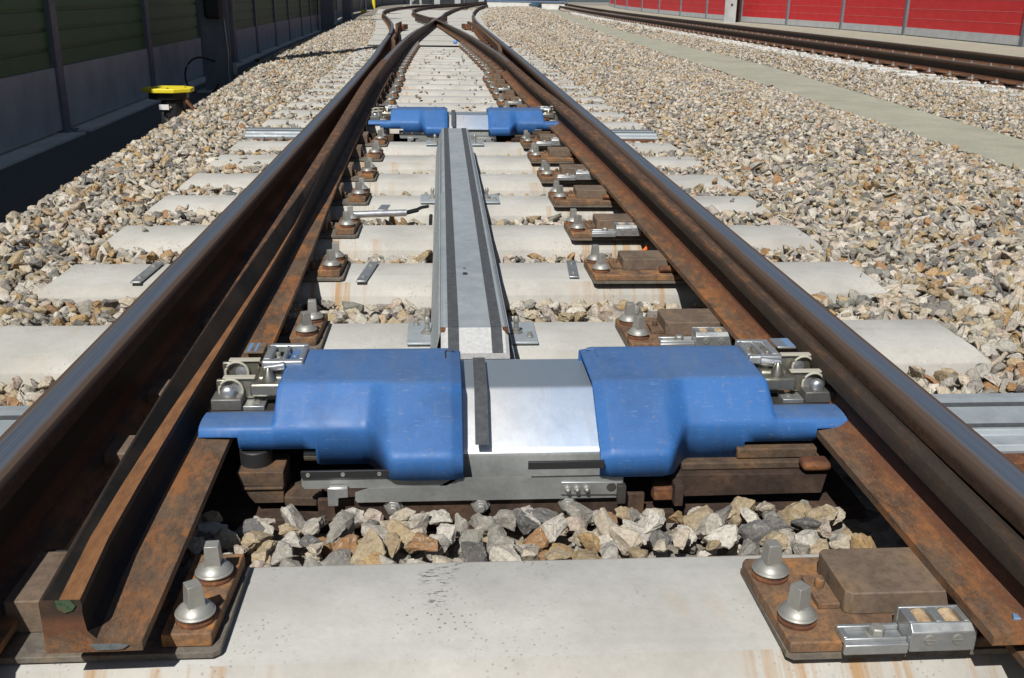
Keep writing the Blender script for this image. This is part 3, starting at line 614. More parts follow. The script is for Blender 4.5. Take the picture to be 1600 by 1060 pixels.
def trough(org, lab):
    t = thing('steel_sleeper', lab, 'steel sleeper', org)
    mb = MB(); mb.box(-.32, .285, 1.624, 1.634, -.17, -.014); mb.box(-.62, .72, 1.634, 1.90, -.17, -.060); mb.box(-.62, .80, 1.905, 1.918, -.17, .0); mb.build('trough', MDKRUST, t, bevel=.003)
    for x in (-.182, -.022, .140):
        mb = MB(); mb.lathe((x, 1.624, -.030), (0, -1, 0), [(.019, 0), (.019, .003), (.0155, .0032), (.0155, .012), (.009, .0122), (.009, .020), (.007, .022)], 6, None, .4); mb.build('hex_bolt', MZINC, t, bevel=.0012)
    mb = MB(); mb.exty([(-.470, .025), (-.385, .024), (-.384, -.005), (-.462, -.004)], 1.66, 1.74); mb.box(-.461, -.386, 1.655, 1.75, -.010, -.0045); mb.exty([(-.460, -.0105), (-.386, -.0105), (-.386, -.040), (-.440, -.040)], 1.66, 1.75)
    mb.build('support_block', MBLOCK, t, bevel=.002)
    mb = MB(); mb.prism([(-.384, 1.65), (-.325, 1.645), (-.318, 1.66), (-.318, 1.70), (-.345, 1.73), (-.384, 1.70)], -.040, -.022); mb.build('rusty_bracket', MBLOCK, t, bevel=.002)
    mb = MB(); mb.cyl((-.44, 1.705, .02), (-.44, 1.705, .055), .030, 16); mb.build('black_bush', MBLACK, t, bevel=.003)
    mb = MB(); mb.exty([(.345, .014), (.637, .012), (.630, -.030), (.352, -.032)], 1.640, 1.648); mb.box(.345, .636, 1.648, 1.68, .009, .012); mb.box(.336, .352, 1.600, 1.655, -.030, .012); mb.build('angle_bracket', MDKRUST, t, bevel=.0015)
    mb = MB(); mb.prism([(.302, 1.622), (.352, 1.622), (.352, 1.66), (.310, 1.66), (.300, 1.64)], -.030, -.004); mb.build('rusty_bracket', MRED, t, bevel=.003)
    mb = MB(); mb.box(.36, .637, 1.66, 1.745, .0125, .028); mb.box(.47, .625, 1.672, 1.745, .029, .050); mb.build('brown_block', MBLOCK, t, bevel=.003)
    mb = MB(); mb.box(.585, .640, 1.628, 1.665, .020, .040); mb.build('rusty_stop', MRED, t, bevel=.008)
    for y0, y1 in ((1.665, 1.745), (1.945, 2.03)):
        mb = MB(); mb.box(-.706, -.57, y0, y1, -.02, .0655); mb.build('slide_plate', MSLIDE, t, bevel=.003)
    mb = MB(); mb.box(.475, .490, 1.59, 1.60, -.12, -.035); mb.build('hanger', MDKRUST, t)
    for sg in (-1, 1):
        a, b = (.93, 1.275) if sg > 0 else (-1.30, -.93)
        pr = [(1.745, .0), (1.750, .012), (1.790, .014), (1.795, .026), (1.955, .030), (1.965, .018), (2.015, .014), (2.022, -.01)]
        mb = MB(); mb.extx(pr+[(2.0, -.08), (1.76, -.08)], a, b); o_ = mb.build('outer_cover', MGALVD, t, bevel=.002)
        m2 = MB(); m2.box(a, b, 1.803, 1.818, .0275, .0290); m2.box(a, b, 1.905, 1.922, .0300, .0315); m2.build('anti_slip_strip', MSTRIP, o_)
    mb = MB(); mb.box(-1.25, -.80, 1.70, 1.7455, -.12, -.012); mb.build('side_channel', MRED, t, bevel=.002)
    mb = MB(); mb.box(.80, 1.25, 1.70, 1.7445, -.12, -.004); mb.build('side_channel', MRED, t, bevel=.002)
    return t
def lock(sgn, org, lab):
    t = thing('switch_lock', lab, 'lock', org)
    if sgn < 0: X = lambda u: -.395-u*.145     # u 0 at cover, 1 at the switch rail foot
    else: X = lambda u: .548+u*.150
    def bx(mb, u0, u1, y0, y1, z0, z1): a, b = sorted((X(u0), X(u1))); mb.box(a, b, y0, y1, z0, z1); return mb
    bx(MB(), -.25, .98, 1.772, 1.835, .070, .098).build('dark_base_casting', MCAST, t, bevel=.004)
    mb = MB(); bx(mb, .55, .95, 1.775, 1.822, .098, .122); mb.build('clamp_block', MBLKS, t, bevel=.0025)
    mb = MB(); bx(mb, .26, .54, 1.777, 1.815, .098, .1065); mb.build('grey_shim', MGALVC, t, bevel=.001)
    mb = MB(); mb.lathe((X(.37), 1.797, .1065), (0, 0, 1), [(.006, 0), (.006, .002)], 8); mb.build('shim_screw', MZINC, t)
    # yoke casting
    mb = MB(); bx(mb, -.10, .46, 1.792, 1.822, .118, .146); mb.build('yoke_front', MSTEEL, t, bevel=.006, seg=3)
    mb = MB(); bx(mb, .02, .40, 1.822, 1.915, .112, .150); mb.build('yoke_body', MSTEEL, t, bevel=.007, seg=3)
    mb = MB(); mb.lathe((X(.22), 1.812, .1465), (0, 0, 1), [(.0135, 0), (.012, .006), (.007, .020), (.003, .026)], 18); mb.build('conical_pin', MSTEEL, t, smooth=50)
    for y0, zc in ((1.808, .128), (1.872, .140)):
        mb = MB(); mb.cyl((X(.66), y0, zc), (X(.66), y0+.052, zc), .012, 18); mb.build('lock_roller', MGALV, t, smooth=40)
        mb = MB(); mb.tube([(X(.72)+.0225*math.cos(q), y0-.002, zc+.0225*math.sin(q)) for q in np.linspace(-.4, PI+.4, 16)], .0028, 6); a, b = sorted((X(.40), X(.82))); mb.box(a, b, y0-.001, y0+.014, zc+.0225, zc+.0265)
        mb.build('ivory_washer', MWNYL, t, bevel=.0008)
        mb = MB(); a, b = sorted((X(.42), X(.92))); mb.box(a, b, y0+.004, y0+.014, zc-.020, zc+.020); mb.build('lock_arm', MSTEEL, t, bevel=.003)
    mb = MB(); mb.lathe((X(.74), 1.796, .128), (0, -1, 0), [(.015, 0), (.015, .004), (.011, .010), (.005, .012)], 20); mb.build('round_cap', MGALV, t, smooth=40)
    # galvanised loop plate, sloping towards the cover
    mb = MB(); z0, z1 = .158, .176; ya, yb = 1.838, 1.945; xa, xb = X(.34), X(-.22) if sgn < 0 else X(-.12)
    def sl(x0, x1, y0, y1):
        a, b = sorted((x0, x1)); mb.box(a, b, y0, y1, z0, z1)
    sl(xa, xb, ya, ya+.016); sl(xa, xb, yb-.014, yb); xw = .012 if sgn < 0 else -.012
    sl(xa, xa+xw*1.4, ya+.0155, yb-.0135); sl(xb, xb-xw, ya+.0155, yb-.0135); mid = (xa+xb)/2; sl(mid-.004, mid+.004, ya+.0155, yb-.0135)
    mb.build('loop_plate', MGALVC, t, bevel=.005, seg=3)
    for x, y in ((mid-.018, 1.905), (mid+.018, 1.885), (mid-.016, 1.868)):
        mb = MB(); mb.lathe((x, y, .150), (0, 0, 1), [(.008, 0), (.008, .010), (.005, .011), (.005, .020)], 6); mb.build('nut', MZINC, t, bevel=.001)
    mb = MB(); mb.cyl((X(.02), 1.834, .168), (X(.30), 1.832, .163), .0085, 12); mb.build('cross_pin', MGALV, t, bevel=.0015)
    mb = MB(); mb.box(min(X(.36), X(.62)), max(X(.36), X(.62)), 1.882, 1.936, .176, .180); pl = mb.build('tag_plate', MSLIDE if sgn < 0 else MGALV, t, bevel=.0008)
    mb = MB()
    for u0, u1 in ((.59, .54), (.49, .455)) if sgn < 0 else ((.60, .50),):
        a, b = sorted((X(u0), X(u1))); mb.box(a, b, 1.884, 1.934, .1801, .1806)
    mb.build('blue_stripe', MBLUEP, pl)
    mb = MB(); a, b = sorted((X(.36), X(.60))); mb.box(a, b, 1.90, 1.93, .140, .1755); mb.build('tag_bracket', MPLATE, t, bevel=.002)
    return t
DY = 4.50
PM = machine((0, 1.75, 0), 'near point machine with two bright blue covers and a shiny metal middle')
ST = trough((0, 1.75, 0), 'rusty steel trough sleeper under the near blue point machine, with grey ribbed outer ends')
LK = lock(-1, (-.45, 1.80, 0), 'metal lock with rollers at the left end of the near blue point machine')
RK = lock(1, (.62, 1.80, 0), 'metal lock with rollers at the right end of the near blue point machine')
for src, lb in ((PM, 'far point machine, smaller in view, with two blue covers across the track'), (ST, 'steel trough sleeper under the far blue point machine'),
                (LK, 'small metal lock at the left end of the far blue point machine'), (RK, 'small metal lock at the right end of the far blue point machine')):
    o = copy_tree(src); o.location.y += DY; o.location.z += gf(6.3); o['label'] = lb
for o in (PM,): o['group'] = 'blue point machines'

# ------------------------------------------------------------------ long steel cover
t = thing('steel_cover', 'long grey steel cover with two dark anti-slip strips running between the blue point machines', 'cover', (-.016, 3.9, 0))
A, B = -.095, .062
def lid(y0, y1, zt, inset, nose):
    P_ = [(A+inset, zt-.022), (A+inset, zt-.008), (A+inset+.009, zt), (B-inset-.009, zt), (B-inset, zt-.008), (B-inset, zt-.022), (B-inset-.003, zt-.022), (B-inset-.010, zt-.004), (A+inset+.010, zt-.004), (A+inset+.003, zt-.022)]
    mb = MB(); mb.exty(P_, y0, y1); o = mb.build('lid', MGALVD, t, bevel=.0015)
    for x in (-.078, .021):
        m1 = MB(); m1.box(x, x+.025, y0+.002, y1-.001, zt+.0006, zt+.0018); m1.build('anti_slip_strip', MSTRIP, o)
    return o
lid(3.803, 5.675, .128, .002, 0); l2 = lid(2.165, 3.800, .131, 0, 1)
mb = MB(); mb.add([(A+.001, 2.165, .124), (A+.009, 2.165, .131), (B-.009, 2.165, .131), (B-.001, 2.165, .124), (A+.001, 2.083, .090), (A+.009, 2.083, .098), (B-.009, 2.083, .098), (B-.001, 2.083, .090), (A+.001, 2.165, .110), (B-.001, 2.165, .110), (A+.001, 2.083, .084), (B-.001, 2.083, .084)],
               [(0, 1, 5, 4), (1, 2, 6, 5), (2, 3, 7, 6), (4, 5, 6, 7, 11, 10), (8, 0, 4, 10), (3, 9, 11, 7)])
nz = mb.build('white_nose', MWHITE, l2)
for x in (-.078, .021):
    m1 = MB(); m1.add([(x, 2.164, .1323), (x+.025, 2.164, .1323), (x+.025, 2.082, .0995), (x, 2.082, .0995)], [(0, 1, 2, 3)]); m1.build('anti_slip_strip', MSTRIP, nz)
m1 = MB(); m1.prism([(A+.0005, 2.155), (A+.010, 2.150), (A+.012, 2.166), (A+.0005, 2.1665)], .1245, .1325); m1.prism([(B-.014, 2.158), (B-.0005, 2.140), (B-.0005, 2.1665), (B-.014, 2.166)], .1235, .1325); m1.build('rust_patch', MRED, nz, bevel=.001)
for y0, y1 in ((2.175, 3.72), (3.73, 5.60)):
    mb = MB(); mb.exty([(A-.0275, .006), (A-.0245, .006), (A-.001, .112), (A-.005, .112)], y0, y1)
    mb.exty([(B+.0245, .006), (B+.0275, .006), (B+.005, .112), (B+.001, .112)], y0, y1)
    mb.exty([(A-.002, .100), (B+.002, .100), (B+.002, .103), (A-.002, .103)], y0+.01, y1); mb.build('side_channel', MGALVD, t)
m1 = MB(); m1.lathe((-.028, 2.62, .131), (0, 0, 1), [(.0075, 0), (.0075, .004)], 6); m1.lathe((-.028, 2.68, .1312), (0, 0, 1), [(.004, 0), (.004, .001)], 8); m1.build('lid_screw', MCAST, l2)
for y0 in (2.400, 4.19, 5.86):
    for sx in (-1, 1):
        x0, x1 = (-.183, -.118) if sx < 0 else (.086, .158)
        mb = MB(); mb.box(x0, x1, y0, y0+.168, .003, .011); p = mb.build('mounting_plate', MGALVD, t, bevel=.003)
        xb = -.131 if sx < 0 else .104
        m1 = MB(); m1.lathe((xb, y0+.075, .011), (0, 0, 1), [(.017, 0), (.017, .004), (.010, .0045), (.010, .012), (.0065, .013), (.0065, .030), (.0085, .031), (.0085, .040), (.005, .046)], 14); m1.build('stud_bolt', MZINC, p, smooth=40)
        m1 = MB(); m1.lathe((x0+.022 if sx < 0 else x1-.02, y0+.145 if sx < 0 else y0+.04, .011), (0, 0, 1), [(.010, 0), (.010, .003), (.007, .004), (.007, .012)], 6); m1.build('small_bolt', MZINC, p, bevel=.001)

# ------------------------------------------------------------------ little steel strips, pipe, box, bags
def strip(xa, xb, y0, y1, lab):
    t = thing('steel_strip', lab, 'steel strip', ((xa+xb)/2, y0, 0), 'flat steel strips bolted on a sleeper')
    mb = MB(); w_ = .032; mb.prism([(xa, y0), (xa+w_, y0), (xb+w_, y1), (xb, y1)], .003, .009); p = mb.build('flat_bar', MGALVC, t, bevel=.002)
    for f in (.2, .78):
        mb = MB(); mb.lathe((xa+(xb-xa)*f+w_/2, y0+(y1-y0)*f, .009), (0, 0, 1), [(.008, 0), (.008, .003), (.005, .0035), (.005, .006)], 12); mb.build('screw', MZINC, t)
strip(-.360, -.334, 2.985, 3.215, 'small grey steel strip on the left of the second sleeper behind the near machine')
strip(.314, .328, 3.025, 3.225, 'small grey steel strip on the right of the second sleeper behind the near machine')
strip(-1.046, -1.036, 2.985, 3.22, 'grey steel strip on the sleeper end outside the leftmost rail')
t = thing('silver_pipe', 'short silver pipe lying across the stones beside the steel cover', 'pipe', (-.33, 3.94, 0))
mb = MB(); mb.cyl((-.45, 3.93, .012), (-.235, 3.965, .012), .014, 16); mb.build('tube', MGALV, t, smooth=40)
mb = MB(); mb.cyl((-.236, 3.965, .012), (-.19, 4.00, .016), .009, 12); mb.tube([(-.20, 3.99, .016), (-.175, 4.03, .02), (-.150, 4.09, .012)], .007, 8); mb.build('cable_end', MCABLE, t)
mb = MB(); mb.prism([(-.352, 3.955), (-.312, 3.955), (-.303, 4.06), (-.340, 4.06)], .022, .026); mb.build('bracket', MGALVC, t, bevel=.001)
mb = MB(); mb.tube([(.62, 3.34, -.08), (.618, 3.35, -.03), (.625, 3.38, .0), (.65, 3.42, .01)], .007, 10)
tag(mb.build('orange_cable', MORCAB, org=(.62, 3.34, -.08), smooth=60), 'bit of orange cable poking out under the right switch rail', 'cable')
t = thing('blue_cap', 'small light blue cap on the inside of the right inner rail near the crossing', 'cap', (.13, 16.5, gf(16.5)))
mb = MB(); mb.box(.10, .165, 16.50, 16.56, .10+gf(16.5), .155+gf(16.5)); mb.build('cap_body', M('cap_blue', (.10, .27, .60), .5).m, t, bevel=.02)

# ------------------------------------------------------------------ ground
def strip_mesh(name, xl, xr, ys, zf, mat, kind='structure', nx=8):
    mb = MB()
    for y in ys:
        a, b = xl(y), xr(y)
        for i in range(nx+1): x = a+(b-a)*i/nx; mb.v.append((x, y, zf(x, y)+gf(y, x)))
    for j in range(len(ys)-1):
        for i in range(nx): k = j*(nx+1)+i; mb.f.append((k, k+1, k+nx+2, k+nx+1)); mb.mi.append(0)
    o = mb.build(name, mat); o['kind'] = kind; return o
YS = list(np.arange(-3, 60, 1.0))+list(np.arange(60, 400, 10.0))
# left edge of the ballast, right path edges (x as function of y)
fSH = curve([(-3, -1.76), (4.5, -1.80), (6.1, -1.90), (9.4, -2.08), (15, -2.52), (30, -3.12), (45, -4.0), (70, -4.7)])
fPL = curve([(-3, 3.60), (6.2, 3.72), (12.5, 3.98), (22.9, 4.38), (40, 5.3), (78, 7.8)])
fPR = curve([(-3, 4.42), (7.6, 4.52), (16.8, 5.15), (28, 5.45), (40, 6.1), (78, 8.6)])
fFR = curve([(-3, 8.14), (12, 8.18), (20, 8.35), (34, 8.76), (50, 9.25), (62, 9.65), (78, 10.2), (110, 11.6)])
def smooth(a, b, x): t = min(1, max(0, (x-a)/(b-a))); return t*t*(3-2*t)
def hb(x, y):
    e = fSH(y)
    if x < e: return -.07-.30*smooth(0, .55, e-x)
    if x < -1.25: return -.046+.012*smooth(3, 5, y)-.022*smooth(.35, 0, x-e)
    if abs(x) > .86 and x < 1.3: return -.060+.030*smooth(2.6, 4.2, y)
    if x < 1.30: return -.062
    pl, pr = fPL(y), fPR(y)
    if x < pl: return -.042-.165*smooth(pl-1.2, pl, x)
    if x < pr: return -.210
    near = fFR(y)-1.435-.42
    if x < near: return -.205+.065*smooth(pr, pr+.85, x)
    return -.178 if x > near+.25 else -.140+.03*smooth(near, near+.2, x)
strip_mesh('ground', lambda y: -60, lambda y: 80, YS, lambda x, y: -.42 if y < 100 else -.46, MGROUND, nx=24)
strip_mesh('service_path', lambda y: -3.9-.02*max(0, y), lambda y: fSH(y)-.30, [y for y in YS if y < 75], lambda x, y: -.355, MASPH, nx=3)
strip_mesh('ballast_bed', lambda y: fSH(y)-.58, lambda y: fFR(y)+.75, [y for y in YS if y < 110], lambda x, y: hb(x, y)-.022, MBED, nx=120)
strip_mesh('path', lambda y: fPL(y)-.02, lambda y: fPR(y)+.02, [y for y in YS if y < 82], lambda x, y: -.195, MPATH, nx=6)
strip_mesh('verge', lambda y: fFR(y)+.62, lambda y: 16.5, [y for y in YS if y < 110], lambda x, y: -.165-.03*smooth(0, 3, x-fFR(y)-.6), MPATH, nx=8)
strip_mesh('concrete_slab', lambda y: fLS(y)-.42 if y < 43 else -2.5-.42-.05*(y-43), lambda y: (fRS(y) if y < 51 else 1.47+.07*(y-51))+.36, [18.35]+[y for y in YS if 18.9 < y < 72], lambda x, y: -.004, MSLAB, nx=16)
jm = MB()
for yj in (20.3, 23.5, 28.6, 33.9, 40.0, 46.5): jm.box(fLS(min(yj, 43))-.40, fRS(min(yj, 50))+.34, yj, yj+.05, gf(yj)-.003, gf(yj)+.0015)
struct(jm.build('slab_joints', MBED))

# ------------------------------------------------------------------ ballast stones
def hull_proto(rs, npts, flat=1.0, bevel=0):
    bm = bmesh.new(); pts = []
    ax = np.array([1.0, rs.uniform(.62, .9), rs.uniform(.42, .72)*flat])
    for _ in range(npts):
        v = rs.normal(size=3); v /= np.linalg.norm(v); v = np.sign(v)*np.abs(v)**.62; v /= max(.75, np.linalg.norm(v)**.5)
        pts.append(v*ax*rs.uniform(.82, 1.05)*.5)
    for p in pts: bm.verts.new(p)
    r = bmesh.ops.convex_hull(bm, input=bm.verts)
    bmesh.ops.delete(bm, geom=[e for e in r['geom_interior'] if isinstance(e, bmesh.types.BMVert)], context='VERTS')
    for v in [v for v in bm.verts if not v.link_faces]: bm.verts.remove(v)
    if bevel:
        bmesh.ops.dissolve_limit(bm, angle_limit=math.radians(9), verts=bm.verts, edges=bm.edges)
        bmesh.ops.bevel(bm, geom=list(bm.edges), offset=bevel, segments=1, affect='EDGES', profile=.6, clamp_overlap=True)
        bmesh.ops.triangulate(bm, faces=bm.faces)
        if bevel > .01:
            bmesh.ops.subdivide_edges(bm, edges=[e for e in bm.edges if e.calc_length() > .16], cuts=1, use_grid_fill=True)
            bmesh.ops.triangulate(bm, faces=bm.faces)
            for v in bm.verts: v.co += Vector(rs.normal(size=3))*.011
    bmesh.ops.triangulate(bm, faces=bm.faces); bmesh.ops.recalc_face_normals(bm, faces=bm.faces)
    bm.verts.index_update(); V = np.array([v.co[:] for v in bm.verts]); Fc = np.array([[v.index for v in f.verts] for f in bm.faces]); bm.free(); return V, Fc
rsp = np.random.RandomState(3)
PN = [hull_proto(rsp, 11, .9, .022) for _ in range(18)]
def rocky(rs):
    V, Fc = hull_proto(rs, 12, .95, .03); bm = bmesh.new(); vs = [bm.verts.new(v) for v in V]
    for f in Fc: bm.faces.new([vs[i] for i in f])
    bmesh.ops.subdivide_edges(bm, edges=[e for e in bm.edges if e.calc_length() > .12], cuts=2, use_grid_fill=True); bmesh.ops.triangulate(bm, faces=bm.faces)
    bm.normal_update(); sd_ = Vector(rs.uniform(0, 50, 3))
    for v in bm.verts: v.co += v.normal*(noise.noise(v.co*3+sd_)*.055+noise.noise(v.co*9+sd_)*.026+noise.noise(v.co*24+sd_)*.010)
    bm.verts.index_update(); V = np.array([v.co[:] for v in bm.verts]); Fc = np.array([[v.index for v in f.verts] for f in bm.faces]); bm.free(); return V, Fc
PX = [rocky(rsp) for _ in range(22)]; print('PX tris', np.mean([len(p[1]) for p in PX]), 'PN', np.mean([len(p[1]) for p in PN]))
PF = [hull_proto(rsp, 9, .85, 0) for _ in range(14)]
PAL = np.array([(.56, .53, .47), (.50, .44, .345), (.50, .465, .40), (.42, .335, .215), (.40, .265, .125), (.33, .175, .075), (.29, .28, .25), (.20, .20, .19), (.115, .122, .13), (.40, .385, .35), (.50, .42, .35), (.36, .28, .17)])
PW = np.array([.13, .14, .13, .09, .06, .025, .12, .10, .055, .09, .07, .06]); PW = PW/PW.sum(); PALN = ['white', 'beige', 'pale', 'tan', 'ochre', 'orange brown', 'grey', 'mid grey', 'dark blue grey', 'light grey', 'pinkish', 'sandy']
def rots(n, tilt=.6):
    a = nr.uniform(0, 2*PI, n); b = nr.normal(0, tilt, n); c = nr.normal(0, tilt, n)
    ca, sa, cb, sb, cc, sc = np.cos(a), np.sin(a), np.cos(b), np.sin(b), np.cos(c), np.sin(c)
    Z = np.zeros(n); O = np.ones(n)
    Rz = np.stack([ca, -sa, Z, sa, ca, Z, Z, Z, O], 1).reshape(n, 3, 3); Ry = np.stack([cb, Z, sb, Z, O, Z, -sb, Z, cb], 1).reshape(n, 3, 3); Rx = np.stack([O, Z, Z, Z, cc, -sc, Z, sc, cc], 1).reshape(n, 3, 3)
    Rz2 = Rz[nr.permutation(n)]
    return Rz@Ry@Rx@Rz2
def scatter(name, pts, size, protos, label=None):
    """pts (n,3); size (n,)"""
    n = len(pts); R_ = rots(n); pid = nr.randint(0, len(protos), n); c = PAL[nr.choice(len(PAL), n, p=PW)]*nr.uniform(.85, 1.22, (n, 1))+nr.normal(0, .005, (n, 3))
    VV, FF, CC = [], [], []; o = 0
    for k, (V, Fc) in enumerate(protos):
        ix = np.where(pid == k)[0]
        if not len(ix): continue
        X = np.einsum('nij,vj->nvi', R_[ix], V)*size[ix][:, None, None]+pts[ix][:, None, :]
        m_ = len(V); VV.append(X.reshape(-1, 3)); FF.append((Fc[None]+(np.arange(len(ix))*m_)[:, None, None]+o).reshape(-1, 3)); CC.append(np.repeat(c[ix], m_, 0)); o += m_*len(ix)
    VV = np.concatenate(VV).astype(np.float32); FF = np.concatenate(FF).astype(np.int32); CC = np.clip(np.concatenate(CC)*np.array([1.02, 1.0, .97]), .03, .8).astype(np.float32)
    me = bpy.data.meshes.new(name); me.vertices.add(len(VV)); me.vertices.foreach_set('co', VV.ravel())
    me.loops.add(FF.size); me.loops.foreach_set('vertex_index', FF.ravel()); me.polygons.add(len(FF)); me.polygons.foreach_set('loop_start', np.arange(0, FF.size, 3, dtype=np.int32))
    me.update(calc_edges=True); a = me.attributes.new('stone', 'FLOAT_COLOR', 'POINT'); a.data.foreach_set('color', np.concatenate([CC, np.ones((len(CC), 1), np.float32)], 1).ravel())
    me.materials.append(MSTONE); ob = bpy.data.objects.new(name, me); col.objects.link(ob); return ob
VW = np.array([[ri.x, ri.y, ri.z], [up.x, up.y, up.z], [fw.x, fw.y, fw.z]])
def inview(P_, mg=260):
    q = (P_-np.array([CX, 0, CZ]))@VW.T; d = q[:, 2]; x = 800+F_PX*q[:, 0]/np.maximum(d, .01); y_ = 530-F_PX*q[:, 1]/np.maximum(d, .01)
    return (d > .3) & (x > -mg) & (x < 1600+mg) & (y_ < 1060+mg)
ALLS = SL+FAR
BL = [(yb-.232-.03-.012, yb+.03) for yb in ALLS]
def grid(x0, x1, y0, y1, sp_):
    xs = np.arange(x0, x1, sp_); ys = np.arange(y0, y1, sp_); X, Y = np.meshgrid(xs, ys); P_ = np.stack([X.ravel(), Y.ravel()], 1); return P_+nr.uniform(-.48, .48, P_.shape)*sp_
def lay(y0, y1, sp_, s0, s1, layers, protos):
    pts_all, sz_all = [], []
    for L in range(layers):
        P_ = grid(-3.3, 8.8, y0, y1, sp_); keep = []; Z = np.zeros(len(P_))
        P3 = np.concatenate([P_, np.zeros((len(P_), 1))], 1); v = inview(P3)
        sz = nr.uniform(s0, s1, len(P_))*(1+.35*(nr.uniform(0, 1, len(P_)) > .9))
        for i in np.where(v)[0]:
            x, y = P_[i]; e = fSH(y)
            if x < e-.52: continue
            pl, pr, fr = fPL(y), fPR(y), fFR(y)
            if pl-.03 < x < pr+.03: continue
            if x > fr-1.435-.30 and not (fr-1.435+.1 < x < fr-.1 and y > 7): continue
            if y > 18.2 and (fLS(min(y, 43))-.40 < x < fRS(min(y, 50))+.34): continue
            r = sz[i]*(.27 if abs(x) < .86 or y < 2.7 else .05); inx = (-1.33 if y > 2.7 else -1.66) < x < 1.34
            if inx and any(a-r*.8 < y < b+r*.8 for a, b in BL): 
                continue
            if inx and (1.38 < y < 2.33 or 6.0 < y < 6.86) and abs(x) < .93: continue
            if .9 < abs(x) < 1.31 and (1.72 < y < 2.05 or 6.2 < y < 6.56): continue
            if inx and abs(x) < .9 and y < 1.55: continue
            z = hb(x, y)+gf(y, x)+(L-.5*(layers-1))*.016+nr.normal(0, .007)
            if inx and abs(x) < .8: z -= .004
            if abs(x) < .86 and abs(x) > .60: z -= .02
            if abs(x+.016) < .13 and 2.1 < y < 6.2: z -= .03
            Z[i] = z; keep.append(i)
        pts_all.append(np.concatenate([P_[keep], Z[keep][:, None]], 1)); sz_all.append(sz[keep])
    return np.concatenate(pts_all), np.concatenate(sz_all)
parts_ = [lay(1.1, 3.3, .041, .040, .082, 2, PX), lay(3.3, 6.0, .042, .040, .080, 2, PN), lay(6.0, 13, .043, .040, .080, 2, PF), lay(13, 30, .062, .05, .095, 1, PF), lay(30, 78, .16, .08, .17, 1, PF)]
# stray chips lying on the sleeper ends and shoulders
extra = nr.uniform((-1.34, 2.4), (1.34, 17), (1500, 2)); ek = []
for x, y in extra:
    if abs(x) > 1.30-.035*min(7, y)-abs(nr.normal(0, .07)) or (abs(x) < .35 and y > 6.9 and nr.uniform() < .5): ek.append((x, y, .008+gf(y)))
ek = np.array(ek); parts_.append((ek, nr.uniform(.02, .055, len(ek))))
parts_[0] = (parts_[0][0], parts_[0][1])
obs = []
for i, (p, s_) in enumerate(parts_): obs.append(scatter('ballast', p, s_, PX if i == 0 else PN if i == 1 else PF))
n_st = sum(len(p) for p, _ in parts_); print('stones', n_st)
bpy.context.view_layer.update()
with bpy.context.temp_override(active_object=obs[0], object=obs[0], selected_objects=obs, selected_editable_objects=obs): bpy.ops.object.join()
obs[0]['kind'] = 'stuff'; obs[0]['label'] = 'crushed stone ballast in grey, beige and ochre'
# the nearest bed, stone by stone
def one_stone(x, y, z, s, tilt, near=True):
    V, Fc = PX[rnd.randrange(len(PX))]; Rm = rots(1, tilt)[0]; V = (V*s)@Rm.T
    me = bpy.data.meshes.new('ballast_stone'); me.from_pydata([tuple(v) for v in V], [], [tuple(int(i) for i in f) for f in Fc]); me.polygons.foreach_set('use_smooth', [True]*len(me.polygons)); me.set_sharp_from_angle(angle=math.radians(28)); ci = int(nr.choice(len(PAL), p=PW)); c = np.clip(PAL[ci]*nr.uniform(.9, 1.2), .03, .8)
    a = me.attributes.new('stone', 'FLOAT_COLOR', 'POINT'); a.data.foreach_set('color', np.tile([*c, 1.0], len(V)).astype(np.float32)); me.materials.append(MSTONE)
    o = bpy.data.objects.new('ballast_stone', me); col.objects.link(o); o.location = (x, y, z)
    tag(o, '%s angular stone between the nearest sleeper and the near blue machine' % PALN[ci], 'stone', '%s stones of the nearest ballast bed' % PALN[ci])
for L, (sp_, z0) in enumerate(((.050, -.080), (.046, -.036))):
    for x in np.arange(-.66, .72, sp_):
        for y in np.arange(1.425, 1.625, sp_*.93):
            xx = x+nr.uniform(-.016, .016)+L*.026; yy = y+nr.uniform(-.014, .014)+L*.012
            if xx > .645 and L: continue
            if L and nr.uniform() < .02: continue
            one_stone(xx, min(1.590 if L else 1.595, yy), z0+nr.normal(0, .006)-(.01 if abs(xx) > .60 else 0)-(.004 if yy > 1.56 else 0), nr.uniform(.048, .086), .45)

